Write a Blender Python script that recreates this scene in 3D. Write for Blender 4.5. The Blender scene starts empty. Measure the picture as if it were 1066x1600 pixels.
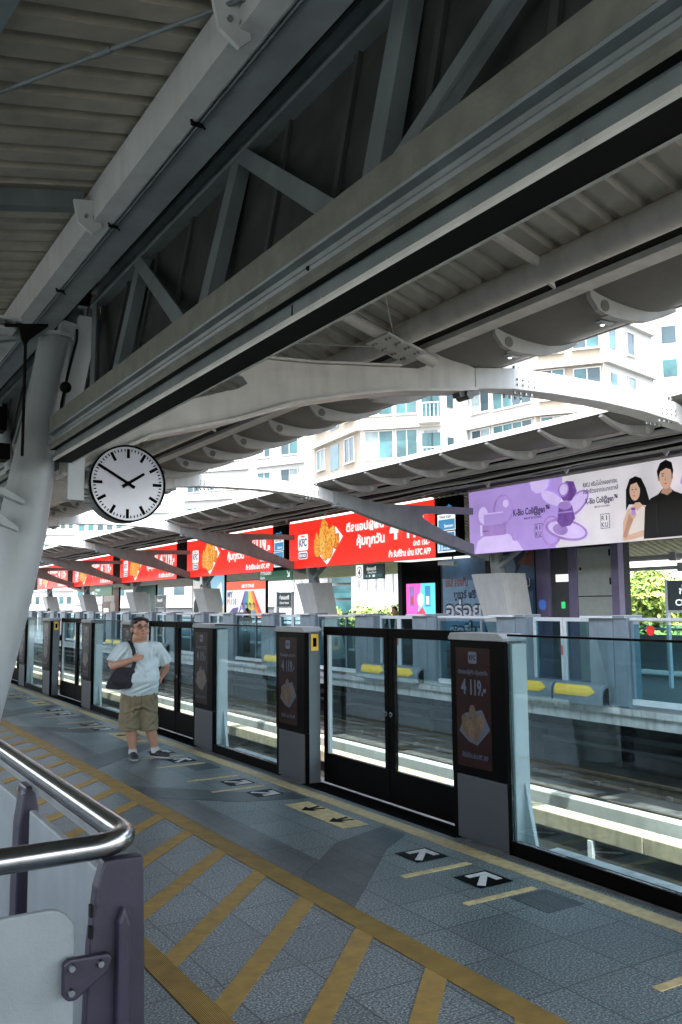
import bpy, bmesh, math, random
from mathutils import Vector, Matrix, noise
random.seed(7)
S = bpy.context.scene
COL = S.collection
H = 1.8
ORD = ['nearest', 'second', 'third', 'fourth', 'fifth', 'sixth', 'seventh', 'eighth', 'ninth', 'tenth', 'eleventh', 'twelfth', 'thirteenth', 'fourteenth', 'fifteenth', 'sixteenth', 'seventeenth', 'eighteenth', 'nineteenth', 'twentieth']

# ------------------------------------------------------------------ materials
MATS = {}
def mat(name, col, rough=.55, metal=0.0, var=.18, scale=6.0, bump=0.0, bscale=60.0, spec=.4, stain=0.0):
    if name in MATS: return MATS[name]
    m = bpy.data.materials.new(name); m.use_nodes = True
    nt = m.node_tree; N = nt.nodes; L = nt.links
    b = N['Principled BSDF']
    b.inputs['Roughness'].default_value = rough; b.inputs['Metallic'].default_value = metal
    b.inputs['Specular IOR Level'].default_value = spec
    tc = N.new('ShaderNodeTexCoord')
    nz = N.new('ShaderNodeTexNoise'); nz.inputs['Scale'].default_value = scale; nz.inputs['Detail'].default_value = 6
    L.new(tc.outputs['Object'], nz.inputs['Vector'])
    rp = N.new('ShaderNodeValToRGB')
    lo = [max(0, c * (1 - var)) for c in col]; hi = [min(1, c * (1 + var)) for c in col]
    rp.color_ramp.elements[0].color = (*lo, 1); rp.color_ramp.elements[1].color = (*hi, 1)
    rp.color_ramp.elements[0].position = .3; rp.color_ramp.elements[1].position = .7
    L.new(nz.outputs['Fac'], rp.inputs['Fac'])
    out = rp.outputs['Color']
    if stain > 0:
        mp = N.new('ShaderNodeMapping'); mp.inputs['Scale'].default_value = (3.5, 3.5, .5)
        L.new(tc.outputs['Object'], mp.inputs['Vector'])
        n2 = N.new('ShaderNodeTexNoise'); n2.inputs['Scale'].default_value = 2.2; n2.inputs['Detail'].default_value = 8
        L.new(mp.outputs['Vector'], n2.inputs['Vector'])
        r2 = N.new('ShaderNodeValToRGB'); r2.color_ramp.elements[0].position = .45; r2.color_ramp.elements[1].position = .75
        L.new(n2.outputs['Fac'], r2.inputs['Fac'])
        ml = N.new('ShaderNodeMath'); ml.operation = 'MULTIPLY'; ml.inputs[1].default_value = stain
        L.new(r2.outputs['Color'], ml.inputs[0])
        mx = N.new('ShaderNodeMixRGB'); mx.inputs['Color2'].default_value = (.05, .045, .04, 1)
        L.new(ml.outputs['Value'], mx.inputs['Fac']); L.new(out, mx.inputs['Color1']); out = mx.outputs['Color']
    L.new(out, b.inputs['Base Color'])
    if bump > 0:
        n3 = N.new('ShaderNodeTexNoise'); n3.inputs['Scale'].default_value = bscale; n3.inputs['Detail'].default_value = 4
        L.new(tc.outputs['Object'], n3.inputs['Vector'])
        bp = N.new('ShaderNodeBump'); bp.inputs['Strength'].default_value = bump; bp.inputs['Distance'].default_value = .01
        L.new(n3.outputs['Fac'], bp.inputs['Height']); L.new(bp.outputs['Normal'], b.inputs['Normal'])
    MATS[name] = m
    return m

LEDK = .215
def lit(name, col, strength=1.0, var=.06, scale=3.0):
    """a screen or a back-lit sign: gives off light"""
    m = mat(name, col, rough=.35, var=var, scale=scale)
    b = m.node_tree.nodes['Principled BSDF']
    src = b.inputs['Base Color'].links[0].from_socket
    m.node_tree.links.new(src, b.inputs['Emission Color'])
    b.inputs['Emission Strength'].default_value = strength * LEDK
    return m

def glass(name, tint, rough=0.0, k=1.0):
    m = bpy.data.materials.new(name); m.use_nodes = True
    nt = m.node_tree; N = nt.nodes; L = nt.links
    N.remove(N['Principled BSDF'])
    tr = N.new('ShaderNodeBsdfTransparent'); tr.inputs['Color'].default_value = (*tint, 1)
    gl = N.new('ShaderNodeBsdfGlossy'); gl.inputs['Roughness'].default_value = rough
    fr = N.new('ShaderNodeFresnel'); fr.inputs['IOR'].default_value = 1.5
    ml = N.new('ShaderNodeMath'); ml.operation = 'MULTIPLY'; ml.inputs[1].default_value = k
    mx = N.new('ShaderNodeMixShader')
    L.new(fr.outputs['Fac'], ml.inputs[0]); L.new(ml.outputs['Value'], mx.inputs['Fac'])
    L.new(tr.outputs['BSDF'], mx.inputs[1]); L.new(gl.outputs['BSDF'], mx.inputs[2])
    L.new(mx.outputs['Shader'], N['Material Output'].inputs['Surface'])
    MATS[name] = m
    return m

def granite(name, base, speck, tile=(.3, .6), grout=.5, contrast=1.0, rough=.42):
    m = bpy.data.materials.new(name); m.use_nodes = True
    nt = m.node_tree; N = nt.nodes; L = nt.links
    b = N['Principled BSDF']; b.inputs['Roughness'].default_value = rough; b.inputs['Specular IOR Level'].default_value = .35
    tc = N.new('ShaderNodeTexCoord')
    vo = N.new('ShaderNodeTexNoise'); vo.inputs['Scale'].default_value = 85; vo.inputs['Detail'].default_value = 3; vo.inputs['Roughness'].default_value = .7
    L.new(tc.outputs['Object'], vo.inputs['Vector'])
    rp = N.new('ShaderNodeValToRGB')
    rp.color_ramp.elements[0].position = .40; rp.color_ramp.elements[0].color = (*[c * (1 - .55 * contrast) for c in base], 1)
    rp.color_ramp.elements[1].position = .66; rp.color_ramp.elements[1].color = (*speck, 1)
    e = rp.color_ramp.elements.new(.5); e.color = (*base, 1)
    L.new(vo.outputs['Fac'], rp.inputs['Fac'])
    # worn, dirty patches
    n2 = N.new('ShaderNodeTexNoise'); n2.inputs['Scale'].default_value = 1.3; n2.inputs['Detail'].default_value = 7; n2.inputs['Roughness'].default_value = .65
    L.new(tc.outputs['Object'], n2.inputs['Vector'])
    r2 = N.new('ShaderNodeValToRGB'); r2.color_ramp.elements[0].color = (.62, .64, .66, 1); r2.color_ramp.elements[1].color = (1.12, 1.12, 1.12, 1)
    r2.color_ramp.elements[0].position = .3; r2.color_ramp.elements[1].position = .7
    L.new(n2.outputs['Fac'], r2.inputs['Fac'])
    mu = N.new('ShaderNodeMixRGB'); mu.blend_type = 'MULTIPLY'; mu.inputs['Fac'].default_value = .8
    L.new(rp.outputs['Color'], mu.inputs['Color1']); L.new(r2.outputs['Color'], mu.inputs['Color2'])
    br = N.new('ShaderNodeTexBrick')
    br.inputs['Scale'].default_value = 1; br.inputs['Mortar Size'].default_value = .006; br.inputs['Mortar Smooth'].default_value = .2
    br.inputs['Brick Width'].default_value = tile[0]; br.inputs['Row Height'].default_value = tile[1]
    br.offset = 0.0
    br.inputs['Color1'].default_value = (1, 1, 1, 1); br.inputs['Color2'].default_value = (.74, .76, .77, 1); br.inputs['Mortar'].default_value = (grout, grout, grout, 1)
    L.new(tc.outputs['Object'], br.inputs['Vector'])
    m2 = N.new('ShaderNodeMixRGB'); m2.blend_type = 'MULTIPLY'; m2.inputs['Fac'].default_value = 1
    L.new(mu.outputs['Color'], m2.inputs['Color1']); L.new(br.outputs['Color'], m2.inputs['Color2'])
    L.new(m2.outputs['Color'], b.inputs['Base Color'])
    rr = N.new('ShaderNodeMapRange'); rr.inputs['To Min'].default_value = rough - .12; rr.inputs['To Max'].default_value = rough + .2
    L.new(n2.outputs['Fac'], rr.inputs['Value']); L.new(rr.outputs['Result'], b.inputs['Roughness'])
    MATS[name] = m
    return m

def ribbed(name, col, axis=1, freq=420.0):
    m = mat(name, col, rough=.7, var=.22, scale=7)
    nt = m.node_tree; N = nt.nodes; L = nt.links; b = N['Principled BSDF']
    tc = N.new('ShaderNodeTexCoord'); w = N.new('ShaderNodeTexWave'); w.bands_direction = 'XY'[axis] if axis < 2 else 'Z'
    w.inputs['Scale'].default_value = freq / 20
    L.new(tc.outputs['Object'], w.inputs['Vector'])
    bp = N.new('ShaderNodeBump'); bp.inputs['Strength'].default_value = .8; bp.inputs['Distance'].default_value = .008
    L.new(w.outputs['Fac'], bp.inputs['Height']); L.new(bp.outputs['Normal'], b.inputs['Normal'])
    return m

STEEL = mat('steel_grey', (.125, .150, .155), .36, var=.22, scale=3, bump=.12, stain=.35)
STEELB = mat('steel_beige', (.135, .138, .118), .45, var=.2, scale=9, bump=.2, stain=.25)
DARKS = mat('steel_dark', (.0055, .0055, .005), .6, spec=.08)
WHITE = mat('white_paint', (.48, .49, .48), .4, var=.08, scale=5, bump=.06, stain=.16)
WHITE2 = mat('warm_white_paint', (.48, .47, .44), .42, var=.1, scale=4, stain=.2)
COLM = mat('column_paint', (.25, .275, .28), .42, var=.1, scale=3, bump=.05, stain=.18)
ROOFM = mat('roof_sheet', (.36, .33, .265), .5, var=.14, scale=2, stain=.22)
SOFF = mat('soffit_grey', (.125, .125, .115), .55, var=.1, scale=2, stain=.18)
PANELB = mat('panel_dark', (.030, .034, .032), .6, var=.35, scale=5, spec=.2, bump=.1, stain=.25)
BLACK = mat('black_frame', (.0016, .0014, .0013), .5, var=.3, spec=.03)
BLACKG = mat('black_gloss', (.0012, .001, .001), .3, var=.2, spec=.04)
RUBBER = mat('black_rubber', (.0025, .0025, .0025), .85, spec=.05)
PSD = mat('screen_grey', (.085, .102, .115), .4, var=.1, scale=4, bump=.04, stain=.15)
PSDL = mat('screen_light_grey', (.36, .39, .40), .4, var=.07, scale=4, stain=.1)
OPP = mat('screen_blue_grey', (.135, .18, .22), .4, var=.1, scale=4, stain=.25)
OPPL = mat('screen_pale_metal', (.48, .52, .55), .35, var=.08)
PURP = mat('purple_paint', (.0135, .0105, .023), .45, var=.25, scale=8, bump=.08, stain=.15)
PURP2 = mat('purple_wall', (.16, .135, .23), .45, var=.1, scale=3)
CHROME = mat('polished_steel', (.30, .31, .32), .22, 1.0, var=.15, scale=25)
BOLT = mat('bolt_steel', (.28, .29, .29), .35, .8)
YEL = mat('emergency_yellow', (.75, .48, .05), .45, var=.08)
YARR = mat('arrow_yellow', (.62, .44, .05), .45, var=.1)
CREAM = mat('cream_concrete', (.30, .25, .165), .75, var=.16, scale=9, bump=.2, stain=.4)
CONC = mat('grey_concrete', (.20, .20, .195), .85, var=.2, scale=5, bump=.3, stain=.6)
CONCW = mat('pale_concrete', (.40, .41, .41), .8, var=.14, scale=5, bump=.25, stain=.5)
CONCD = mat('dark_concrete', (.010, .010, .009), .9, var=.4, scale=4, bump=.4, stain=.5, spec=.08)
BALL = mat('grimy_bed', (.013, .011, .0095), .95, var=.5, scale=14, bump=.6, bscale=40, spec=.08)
RAILM = mat('rail_steel', (.10, .08, .065), .4, .6, var=.3)
WPANEL = mat('white_panel', (.165, .188, .193), .5, var=.10, scale=7, bump=.2, bscale=160, stain=.2)
TAPE = ribbed('warning_tape', (.25, .150, .022), 0, 700)
TACT = mat('tactile_yellow', (.36, .285, .145), .7, var=.2, scale=20, bump=.3, stain=.25)
PALEY = mat('pale_yellow_paint', (.42, .33, .16), .7, var=.25, scale=18, stain=.2)
WMARK = mat('white_marking', (.46, .44, .43), .7, var=.2, scale=20, stain=.15)
GRAN = granite('granite', (.088, .112, .114), (.34, .385, .385), (.45, .45), .28, 1.4)
GRAND = granite('granite_dark', (.026, .037, .041), (.065, .083, .088), (.15, .6), .3, 1.0)
GRANB = granite('granite_brown', (.040, .043, .045), (.10, .105, .105), (.15, .6), .3, 1.0)
GLASS = glass('clear_glass', (.78, .89, .90), 0.0, .30)
GLASS2 = glass('teal_glass', (.60, .77, .82), 0.0, .30)
WINM = mat('window_glass', (.030, .080, .086), .15, var=.45, scale=.6, spec=.3)
WIND = mat('window_glass_dark', (.026, .046, .054), .15, var=.4, scale=.5, spec=.3)
CURT = mat('window_curtain', (.15, .185, .19), .6, var=.25, scale=2)
BWALL = mat('facade_white', (.34, .338, .325), .8, var=.08, scale=.4, stain=.1)
BBEI = mat('facade_beige', (.215, .18, .138), .8, var=.12, scale=.8, stain=.1)
BGREY = mat('facade_grey', (.19, .195, .20), .8, var=.15, scale=.6)

# ------------------------------------------------------------------ mesh builder
OFF = {}
class MB:
    def __init__(s, m=None): s.v = []; s.f = []; s.m = []; s.cur = m
    def face(s, pts, m=None):
        i = len(s.v); s.v += [tuple(p) for p in pts]; s.f.append(tuple(range(i, i + len(pts)))); s.m.append(m or s.cur)
    def add(s, vs, fs, m=None):
        i = len(s.v); s.v += [tuple(p) for p in vs]
        for f in fs: s.f.append(tuple(i + k for k in f)); s.m.append(m or s.cur)
    def box(s, x0, y0, z0, x1, y1, z1, m=None):
        vs = [(x, y, z) for x in (x0, x1) for y in (y0, y1) for z in (z0, z1)]
        s.add(vs, [(0, 1, 3, 2), (4, 6, 7, 5), (0, 4, 5, 1), (2, 3, 7, 6), (0, 2, 6, 4), (1, 5, 7, 3)], m)
    def prism(s, poly, fn, a0, a1, m=None):
        """poly: 2-d outline, fn(p, a) -> 3-d, pushed from a0 to a1"""
        n = len(poly); vs = [fn(p, a0) for p in poly] + [fn(p, a1) for p in poly]
        fs = [tuple(range(n - 1, -1, -1)), tuple(range(n, 2 * n))] + [(i, (i + 1) % n, n + (i + 1) % n, n + i) for i in range(n)]
        s.add(vs, fs, m)
    def xz(s, poly, y0, y1, m=None): s.prism(poly, lambda p, a: (p[0], a, p[1]), y0, y1, m)
    def yz(s, poly, x0, x1, m=None): s.prism(poly, lambda p, a: (a, p[0], p[1]), x0, x1, m)
    def xy(s, poly, z0, z1, m=None): s.prism(poly, lambda p, a: (p[0], p[1], a), z0, z1, m)
    def bar(s, p0, p1, w, h, up=(0, 0, 1), m=None):
        p0 = Vector(p0); p1 = Vector(p1); d = (p1 - p0).normalized(); u = Vector(up)
        sd = d.cross(u)
        if sd.length < 1e-4: sd = d.cross(Vector((1, 0, 0)))
        sd.normalize(); u = sd.cross(d).normalized()
        vs = [p + sd * a * w / 2 + u * b * h / 2 for p in (p0, p1) for a, b in ((-1, -1), (1, -1), (1, 1), (-1, 1))]
        s.add(vs, [(3, 2, 1, 0), (4, 5, 6, 7), (0, 1, 5, 4), (1, 2, 6, 5), (2, 3, 7, 6), (3, 0, 4, 7)], m)
    def tube(s, pts, r, n=12, m=None, sx=1.0, round_end=False):
        pts = [Vector(p) for p in pts]; R = r if isinstance(r, (list, tuple)) else [r] * len(pts)
        if round_end:
            a = (pts[0] - pts[1]).normalized(); b = (pts[-1] - pts[-2]).normalized()
            pts = [pts[0] + a * R[0] * .85, pts[0] + a * R[0] * .5] + pts + [pts[-1] + b * R[-1] * .5, pts[-1] + b * R[-1] * .85]
            R = [R[0] * .45, R[0] * .86] + list(R) + [R[-1] * .86, R[-1] * .45]
        vs = []; ref = None
        for i, p in enumerate(pts):
            t = (pts[min(i + 1, len(pts) - 1)] - pts[max(i - 1, 0)]).normalized()
            if ref is None:
                ref = Vector((0, 0, 1)) if abs(t.z) < .9 else Vector((0, 1, 0))
            u = (ref - t * ref.dot(t)).normalized(); ref = u; w = t.cross(u)
            for k in range(n):
                a = 2 * math.pi * k / n
                vs.append(p + (u * math.cos(a) + w * math.sin(a) * sx) * R[i])
        fs = [tuple(range(n - 1, -1, -1)), tuple(range((len(pts) - 1) * n, len(pts) * n))]
        for i in range(len(pts) - 1):
            for k in range(n):
                fs.append((i * n + k, i * n + (k + 1) % n, (i + 1) * n + (k + 1) % n, (i + 1) * n + k))
        s.add(vs, fs, m)
    def cyl(s, p, axis, r, ln, n=24, m=None, r2=None):
        p = Vector(p); s.tube([p, p + Vector(axis).normalized() * ln], [r, r if r2 is None else r2], n, m)
    def ball(s, c, r, m=None, nu=14, nv=9, rot=None):
        c = Vector(c); r = (r, r, r) if not isinstance(r, (tuple, list)) else r
        vs = []
        for j in range(1, nv):
            a = math.pi * j / nv
            for i in range(nu):
                b = 2 * math.pi * i / nu
                q = Vector((r[0] * math.sin(a) * math.cos(b), r[1] * math.sin(a) * math.sin(b), r[2] * math.cos(a)))
                if rot: q = rot @ q
                vs.append(c + q)
        t0 = Vector((0, 0, r[2])); t1 = -t0
        if rot: t0 = rot @ t0; t1 = rot @ t1
        vs += [c + t0, c + t1]; T = len(vs) - 2
        fs = [(T, i, (i + 1) % nu) for i in range(nu)] + [(T + 1, (nv - 2) * nu + (i + 1) % nu, (nv - 2) * nu + i) for i in range(nu)]
        for j in range(nv - 2):
            for i in range(nu): fs.append((j * nu + i, (j + 1) * nu + i, (j + 1) * nu + (i + 1) % nu, j * nu + (i + 1) % nu))
        s.add(vs, fs, m)
    def loft(s, rings, n=24, m=None):
        vs = []
        for z, cx, cy, rx, ry in rings:
            for k in range(n):
                a = 2 * math.pi * k / n; vs.append((cx + rx * math.cos(a), cy + ry * math.sin(a), z))
        fs = [tuple(range(n - 1, -1, -1)), tuple(range((len(rings) - 1) * n, len(rings) * n))]
        for i in range(len(rings) - 1):
            for k in range(n): fs.append((i * n + k, i * n + (k + 1) % n, (i + 1) * n + (k + 1) % n, (i + 1) * n + k))
        s.add(vs, fs, m)
    def build(s, name, parent=None, smooth=False, bevel=0.0, seg=2, recalc=True, **tags):
        off = Vector(OFF.get(parent.name, (0, 0, 0))) if parent else Vector((0, 0, 0))
        me = bpy.data.meshes.new(name)
        ms = []
        for m in s.m:
            if m not in ms: ms.append(m)
        me.from_pydata([tuple(Vector(p) - off) for p in s.v], [], s.f)
        for m in ms: me.materials.append(m)
        for i, p in enumerate(me.polygons): p.material_index = ms.index(s.m[i]); p.use_smooth = smooth
        if recalc or bevel > 0:
            bm = bmesh.new(); bm.from_mesh(me)
            if recalc: bmesh.ops.recalc_face_normals(bm, faces=bm.faces)
            if bevel > 0:
                ed = [e for e in bm.edges if len(e.link_faces) == 2 and e.calc_face_angle(0) > .5]
                bmesh.ops.bevel(bm, geom=ed, offset=bevel, segments=seg, affect='EDGES', profile=.5, clamp_overlap=True)
            bm.to_mesh(me); bm.free()
        me.update()
        if smooth:
            try: me.set_sharp_from_angle(angle=math.radians(42))
            except Exception: pass
        o = bpy.data.objects.new(name, me); COL.objects.link(o)
        if parent: o.parent = parent
        OFF[o.name] = tuple(off)
        for k, v in tags.items(): o[k] = v
        return o

def thing(name, label, cat, loc=(0, 0, 0), group=None, rz=0.0):
    o = bpy.data.objects.new(name, None); COL.objects.link(o); o.empty_display_size = .2
    o.location = loc; o.rotation_euler.z = rz; OFF[o.name] = tuple(loc)
    o['label'] = label; o['category'] = cat
    if group: o['group'] = group
    return o
def structure(mb, name, parent=None, **k):
    o = mb.build(name, parent, **k); o['kind'] = 'structure'; return o
def kids(o): return [c for c in COL.objects if c.parent == o]
def dup(root, delta, label=None, skip=(), mirror=False):
    def cp(o, par):
        c = o.copy(); COL.objects.link(c); c.parent = par; OFF[c.name] = OFF.get(o.name, (0, 0, 0))
        for ch in kids(o):
            if ch.name.split('.')[0] not in skip: cp(ch, c)
        return c
    r = cp(root, None); r.location = Vector(root.location) + Vector(delta)
    if label: r['label'] = label
    return r

_TC = {}
def text_data(body, off=0.0, sp=1.0):
    k = (body, off, sp)
    if k in _TC: return _TC[k]
    cu = bpy.data.curves.new('lettering', 'FONT'); cu.body = body; cu.offset = off; cu.resolution_u = 3; cu.space_character = sp
    o = bpy.data.objects.new('lettering', cu); COL.objects.link(o); bpy.context.view_layer.update()
    dg = bpy.context.evaluated_depsgraph_get(); me = bpy.data.meshes.new_from_object(o.evaluated_get(dg))
    vs = [(v.co.x, v.co.y) for v in me.vertices]; fs = [tuple(p.vertices) for p in me.polygons]
    bpy.data.objects.remove(o); bpy.data.curves.remove(cu); bpy.data.meshes.remove(me)
    _TC[k] = (vs, fs); return vs, fs

class Art:
    """flat picture on a flat sign: layers 2.5 mm apart on the sign's own face"""
    def __init__(s, origin, right, up, step=.0025):
        s.o = Vector(origin); s.r = Vector(right).normalized(); s.u = Vector(up).normalized()
        s.n = s.r.cross(s.u).normalized(); s.mb = MB(); s.k = 1; s.step = step
    def P(s, u, v): return s.o + s.r * u + s.u * v + s.n * (s.k * s.step)
    def poly(s, pts, m, up=True):
        s.mb.face([s.P(*p) for p in pts], m); s.k += 1 if up else 0
    def rect(s, u0, v0, u1, v1, m): s.poly([(u0, v0), (u1, v0), (u1, v1), (u0, v1)], m)
    def rrect(s, u0, v0, u1, v1, r, m):
        pts = []
        for cx, cy, a0 in ((u1 - r, v0 + r, -90), (u1 - r, v1 - r, 0), (u0 + r, v1 - r, 90), (u0 + r, v0 + r, 180)):
            pts += [(cx + r * math.cos(math.radians(a0 + t)), cy + r * math.sin(math.radians(a0 + t))) for t in (0, 30, 60, 90)]
        s.poly(pts, m)
    def ell(s, cu, cv, ru, rv, m, ang=0, n=28, rough=0.0, seed=0):
        rnd = random.Random(seed); c, d = math.cos(ang), math.sin(ang); pts = []
        for i in range(n):
            a = 2 * math.pi * i / n; k = 1 + rough * (rnd.random() - .5)
            x, y = ru * math.cos(a) * k, rv * math.sin(a) * k
            pts.append((cu + x * c - y * d, cv + x * d + y * c))
        s.poly(pts, m)
    def text(s, body, u, v, h, m, w=None, off=.02, align='l', slant=0.0):
        """left/bottom at (u,v), letter height h; squeezed to width w if given"""
        vs, fs = text_data(body, off)
        if not vs: return
        x0 = min(p[0] for p in vs); x1 = max(p[0] for p in vs); k = h / .72
        sx = k if w is None else w / (x1 - x0)
        W = (x1 - x0) * sx; du = {'l': 0, 'c': -W / 2, 'r': -W}[align]
        s.mb.add([s.P(u + du + (p[0] - x0) * sx + slant * p[1] * k, v + p[1] * k) for p in vs], fs, m); s.k += 1
    def build(s, name, parent): return s.mb.build(name, parent, recalc=False)

def text_obj(name, parent, origin, right, up, lines, step=.003):
    a = Art(origin, right, up, step)
    for l in lines: a.text(*l[:-1], **l[-1]) if isinstance(l[-1], dict) else a.text(*l)
    return a.build(name, parent)
# ================================================================== the setting
Y0, Y1 = -8.0, 74.0
DC = [6.73 + 5.35 * k for k in range(-2, 13)]            # centres of the door openings along the platform
m = MB(GRAN); m.box(-6, Y0, -.45, 4.40, Y1, 0); floor = structure(m, 'platform_floor')
m = MB(CONC); m.box(4.40, Y0, -.35, 4.80, Y1, -.012); m.box(-6, Y0, -1.6, 4.2, Y1, -.46)
structure(m, 'platform_edge', floor)
m = MB(TACT); m.box(4.185, Y0, .001, 4.315, Y1, .006); structure(m, 'tactile_strip', floor)
m = MB(RUBBER)
for c in DC[:6]:
    m.box(4.405, c - 1.18, -.02, 4.62, c + 1.24, .002)
    for i in range(60): m.box(4.42, c - 1.17 + i * .039, .002, 4.61, c - 1.15 + i * .039, .008)
structure(m, 'door_sill_grating', floor)
# yellow floor tape: two bands along the platform and slanted rungs between them
m = MB(TAPE)
m.box(2.74, Y0, .001, 2.905, Y1, .0042); m.box(1.56, Y0, .001, 1.695, Y1, .0042)
structure(m, 'warning_tape_marking', floor)
m = MB(mat('tape_plain', (.255, .155, .025), .65, var=.2, scale=12))
y = 4.86 - .64 * 12
while y < 40:
    m.xy([(1.696, y - 1.165), (1.696, y - .995), (2.739, y + .085), (2.739, y - .085)], .001, .0042); y += .642
structure(m, 'tape_rung_marking', floor)
# darker paving fields in front of every door
mD = MB(GRAND); mBr = MB(GRANB)
for c in DC[:9]:
    for s in (-1, 1):
        f = lambda x, d: (x, c + s * d)
        if s < 0 or c > 3: mD.xy([f(2.91, 1.47), f(2.91, 2.12), f(3.80, 1.17), f(4.14, .93), f(4.14, .62), f(3.55, .84)], .0005, .0022)
        if s < 0: mD.xy([f(3.80, 2.49), f(3.80, 2.82), f(4.10, 2.82), f(4.10, 2.49)], .0005, .0022)
    mBr.xy([(2.91, c - 1.46), (3.22, c - 1.16), (3.22, c + 1.16), (2.91, c + 1.46)], .0005, .0022)
structure(mD, 'dark_paving', floor); structure(mBr, 'brown_paving', floor)
m = MB(PALEY)
for c in DC[:9]:
    for s in (-1, 1):
        for d in ((1.80, 2.44) if s < 0 else (1.37, 2.0) if c > 3 else (1.52,)): m.box(3.49, c + s * d - .028, .001, 4.06, c + s * d + .028, .0045)
structure(m, 'queue_line_marking', floor)

arrow = [(0, 1), (.86, 1), (.86, .79), (.45, .79), (1.0, .2), (.82, .02), (.22, .56), (.22, .14), (0, .14)]
def queue_arrow(c, s, d, label):
    a = Art((3.76, c + s * d - .14, .0022), (1, 0, 0), (0, 1, 0), .0012)
    a.rect(0, 0, .28, .28, BLACK)
    # tip towards the door: +X and back to the door centre
    sg = -s
    pts = []
    for u, v in [(.92, .92), (.28, .92), (.28, .72), (.60, .72), (.08, .22), (.22, .08), (.72, .60), (.72, .28), (.92, .28)]:
        pts.append((.28 * u, .28 * (v if sg > 0 else 1 - v)))
    a.poly(pts, WMARK)
    o = a.mb.build('queue_arrow_sticker', None, recalc=False); o['label'] = label; o['category'] = 'floor sticker'; o['group'] = 'black arrow stickers on the platform floor'
QN = {0: 'in front of the nearest whole doorway', 1: 'at the standing man\'s feet', 2: 'at the third doorway beyond him'}
for i, c in enumerate(DC[2:5]):
    for s in (-1, 1):
        for d, nm in (((1.46, 'inner'), (2.13, 'outer')) if s < 0 else ((1.05, 'inner'), (1.67, 'outer'))):
            queue_arrow(c, s, d, '%s black arrow sticker, %s side, %s' % (nm, 'near' if s < 0 else 'far', QN[i]))
for i, c in enumerate(DC[2:5]):
    a = Art((3.82, c - .52, .0022), (1, 0, 0), (0, 1, 0), .0012)
    a.rect(0, 0, .25, 1.02, PALEY)
    for v in (.26, .74):
        a.poly([(.02, v), (.12, v + .10), (.12, v + .04), (.235, v + .07), (.235, v + .03), (.14, v), (.235, v - .03), (.235, v - .07), (.12, v - .04), (.12, v - .10)], BLACK)
    o = a.mb.build('exit_arrow_sticker', None, recalc=False); o['category'] = 'floor sticker'; o['group'] = 'yellow exit stickers on the platform floor'
    o['label'] = 'pale yellow floor sticker with two black arrows, ' + QN[i]

# track bed, plinths and rails
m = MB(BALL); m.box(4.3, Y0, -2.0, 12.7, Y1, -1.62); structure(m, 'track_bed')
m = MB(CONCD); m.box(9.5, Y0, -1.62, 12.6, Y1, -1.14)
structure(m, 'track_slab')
m = MB(mat('bed_rubble', (.04, .037, .035), .9, var=.6, scale=6, bump=.4, stain=.6))
yy = Y0
while yy < 40:
    ln = random.uniform(1.2, 3.0); m.box(10.15, yy, -1.14, 10.15 + random.uniform(.5, .75), yy + ln, -1.14 + random.uniform(.04, .10)); yy += ln + random.uniform(.05, .7)
structure(m, 'track_rubble_strip')
def along(name, label, cat, fn, group=None):
    t = thing(name, label, cat, (0, 0, 0), group); fn(t); return t
def plinth(t):
    m = MB(CREAM); y = Y0
    while y < Y1: m.box(8.30, y + .008, -1.06, 8.58, y + 2.992, -.86); y += 3
    m.build('coping', t, bevel=.012)
    m = MB(mat('stained_wall', (.05, .046, .036), .9, var=.4, scale=3, bump=.3, stain=.75)); m.box(8.335, Y0, -1.62, 8.55, Y1, -1.062); m.build('wall', t)
    m = MB(CONC)
    for i in range(12): m.box(8.62, Y0 + 2.3 + i * 3.1, -1.62, 8.78, Y0 + 3.0 + i * 3.1, -.98)
    m.build('block', t, bevel=.02)
along('track_divider', 'low cream-topped concrete wall dividing the two tracks, nearest to the glass', 'low wall', plinth)
def cover(t):
    m = MB(mat('cover_white', (.30, .29, .265), .55, var=.08, scale=6, stain=.15)); m.xz([(8.98, -.99), (8.98, -.83), (9.0, -.80), (9.10, -.80), (9.12, -.83), (9.12, -.99)], Y0, Y1); m.build('cover', t)
    m = MB(BLACK); m.box(9.0, Y0, -1.62, 9.1, Y1, -.995)
    m.build('support', t)
along('power_rail', 'long white covered power rail running beside the far track', 'power rail', cover)
def rail(x):
    def f(t):
        m = MB(RAILM); m.xz([(x - .07, -1.138), (x + .07, -1.138), (x + .012, -1.10), (x + .012, -1.0), (x + .036, -.985), (x + .036, -.95), (x - .036, -.95), (x - .036, -.985), (x - .012, -1.0), (x - .012, -1.10)], Y0, Y1); m.build('rail_bar', t)
        m = MB(BOLT)
        for i in range(70):
            for s in (-1, 1): m.box(x + s * .075 - .03, Y0 + i * .7, -1.138, x + s * .075 + .03, Y0 + i * .7 + .09, -1.08)
        m.build('rail_clip', t, kind='stuff')
    return f
along('running_rail', 'dark steel rail of the far track nearest to the white power rail', 'rail', rail(9.75))
along('running_rail', 'dark steel rail of the far track beside the opposite platform wall', 'rail', rail(11.2))
wp = MB(WHITE); wp.box(8.285, 7.75, -1.55, 8.333, 7.82, -1.07); o = wp.build('white_marker_post'); o['label'] = 'short white upright bar against the dark side of the dividing wall'; o['category'] = 'marker post'
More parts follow.
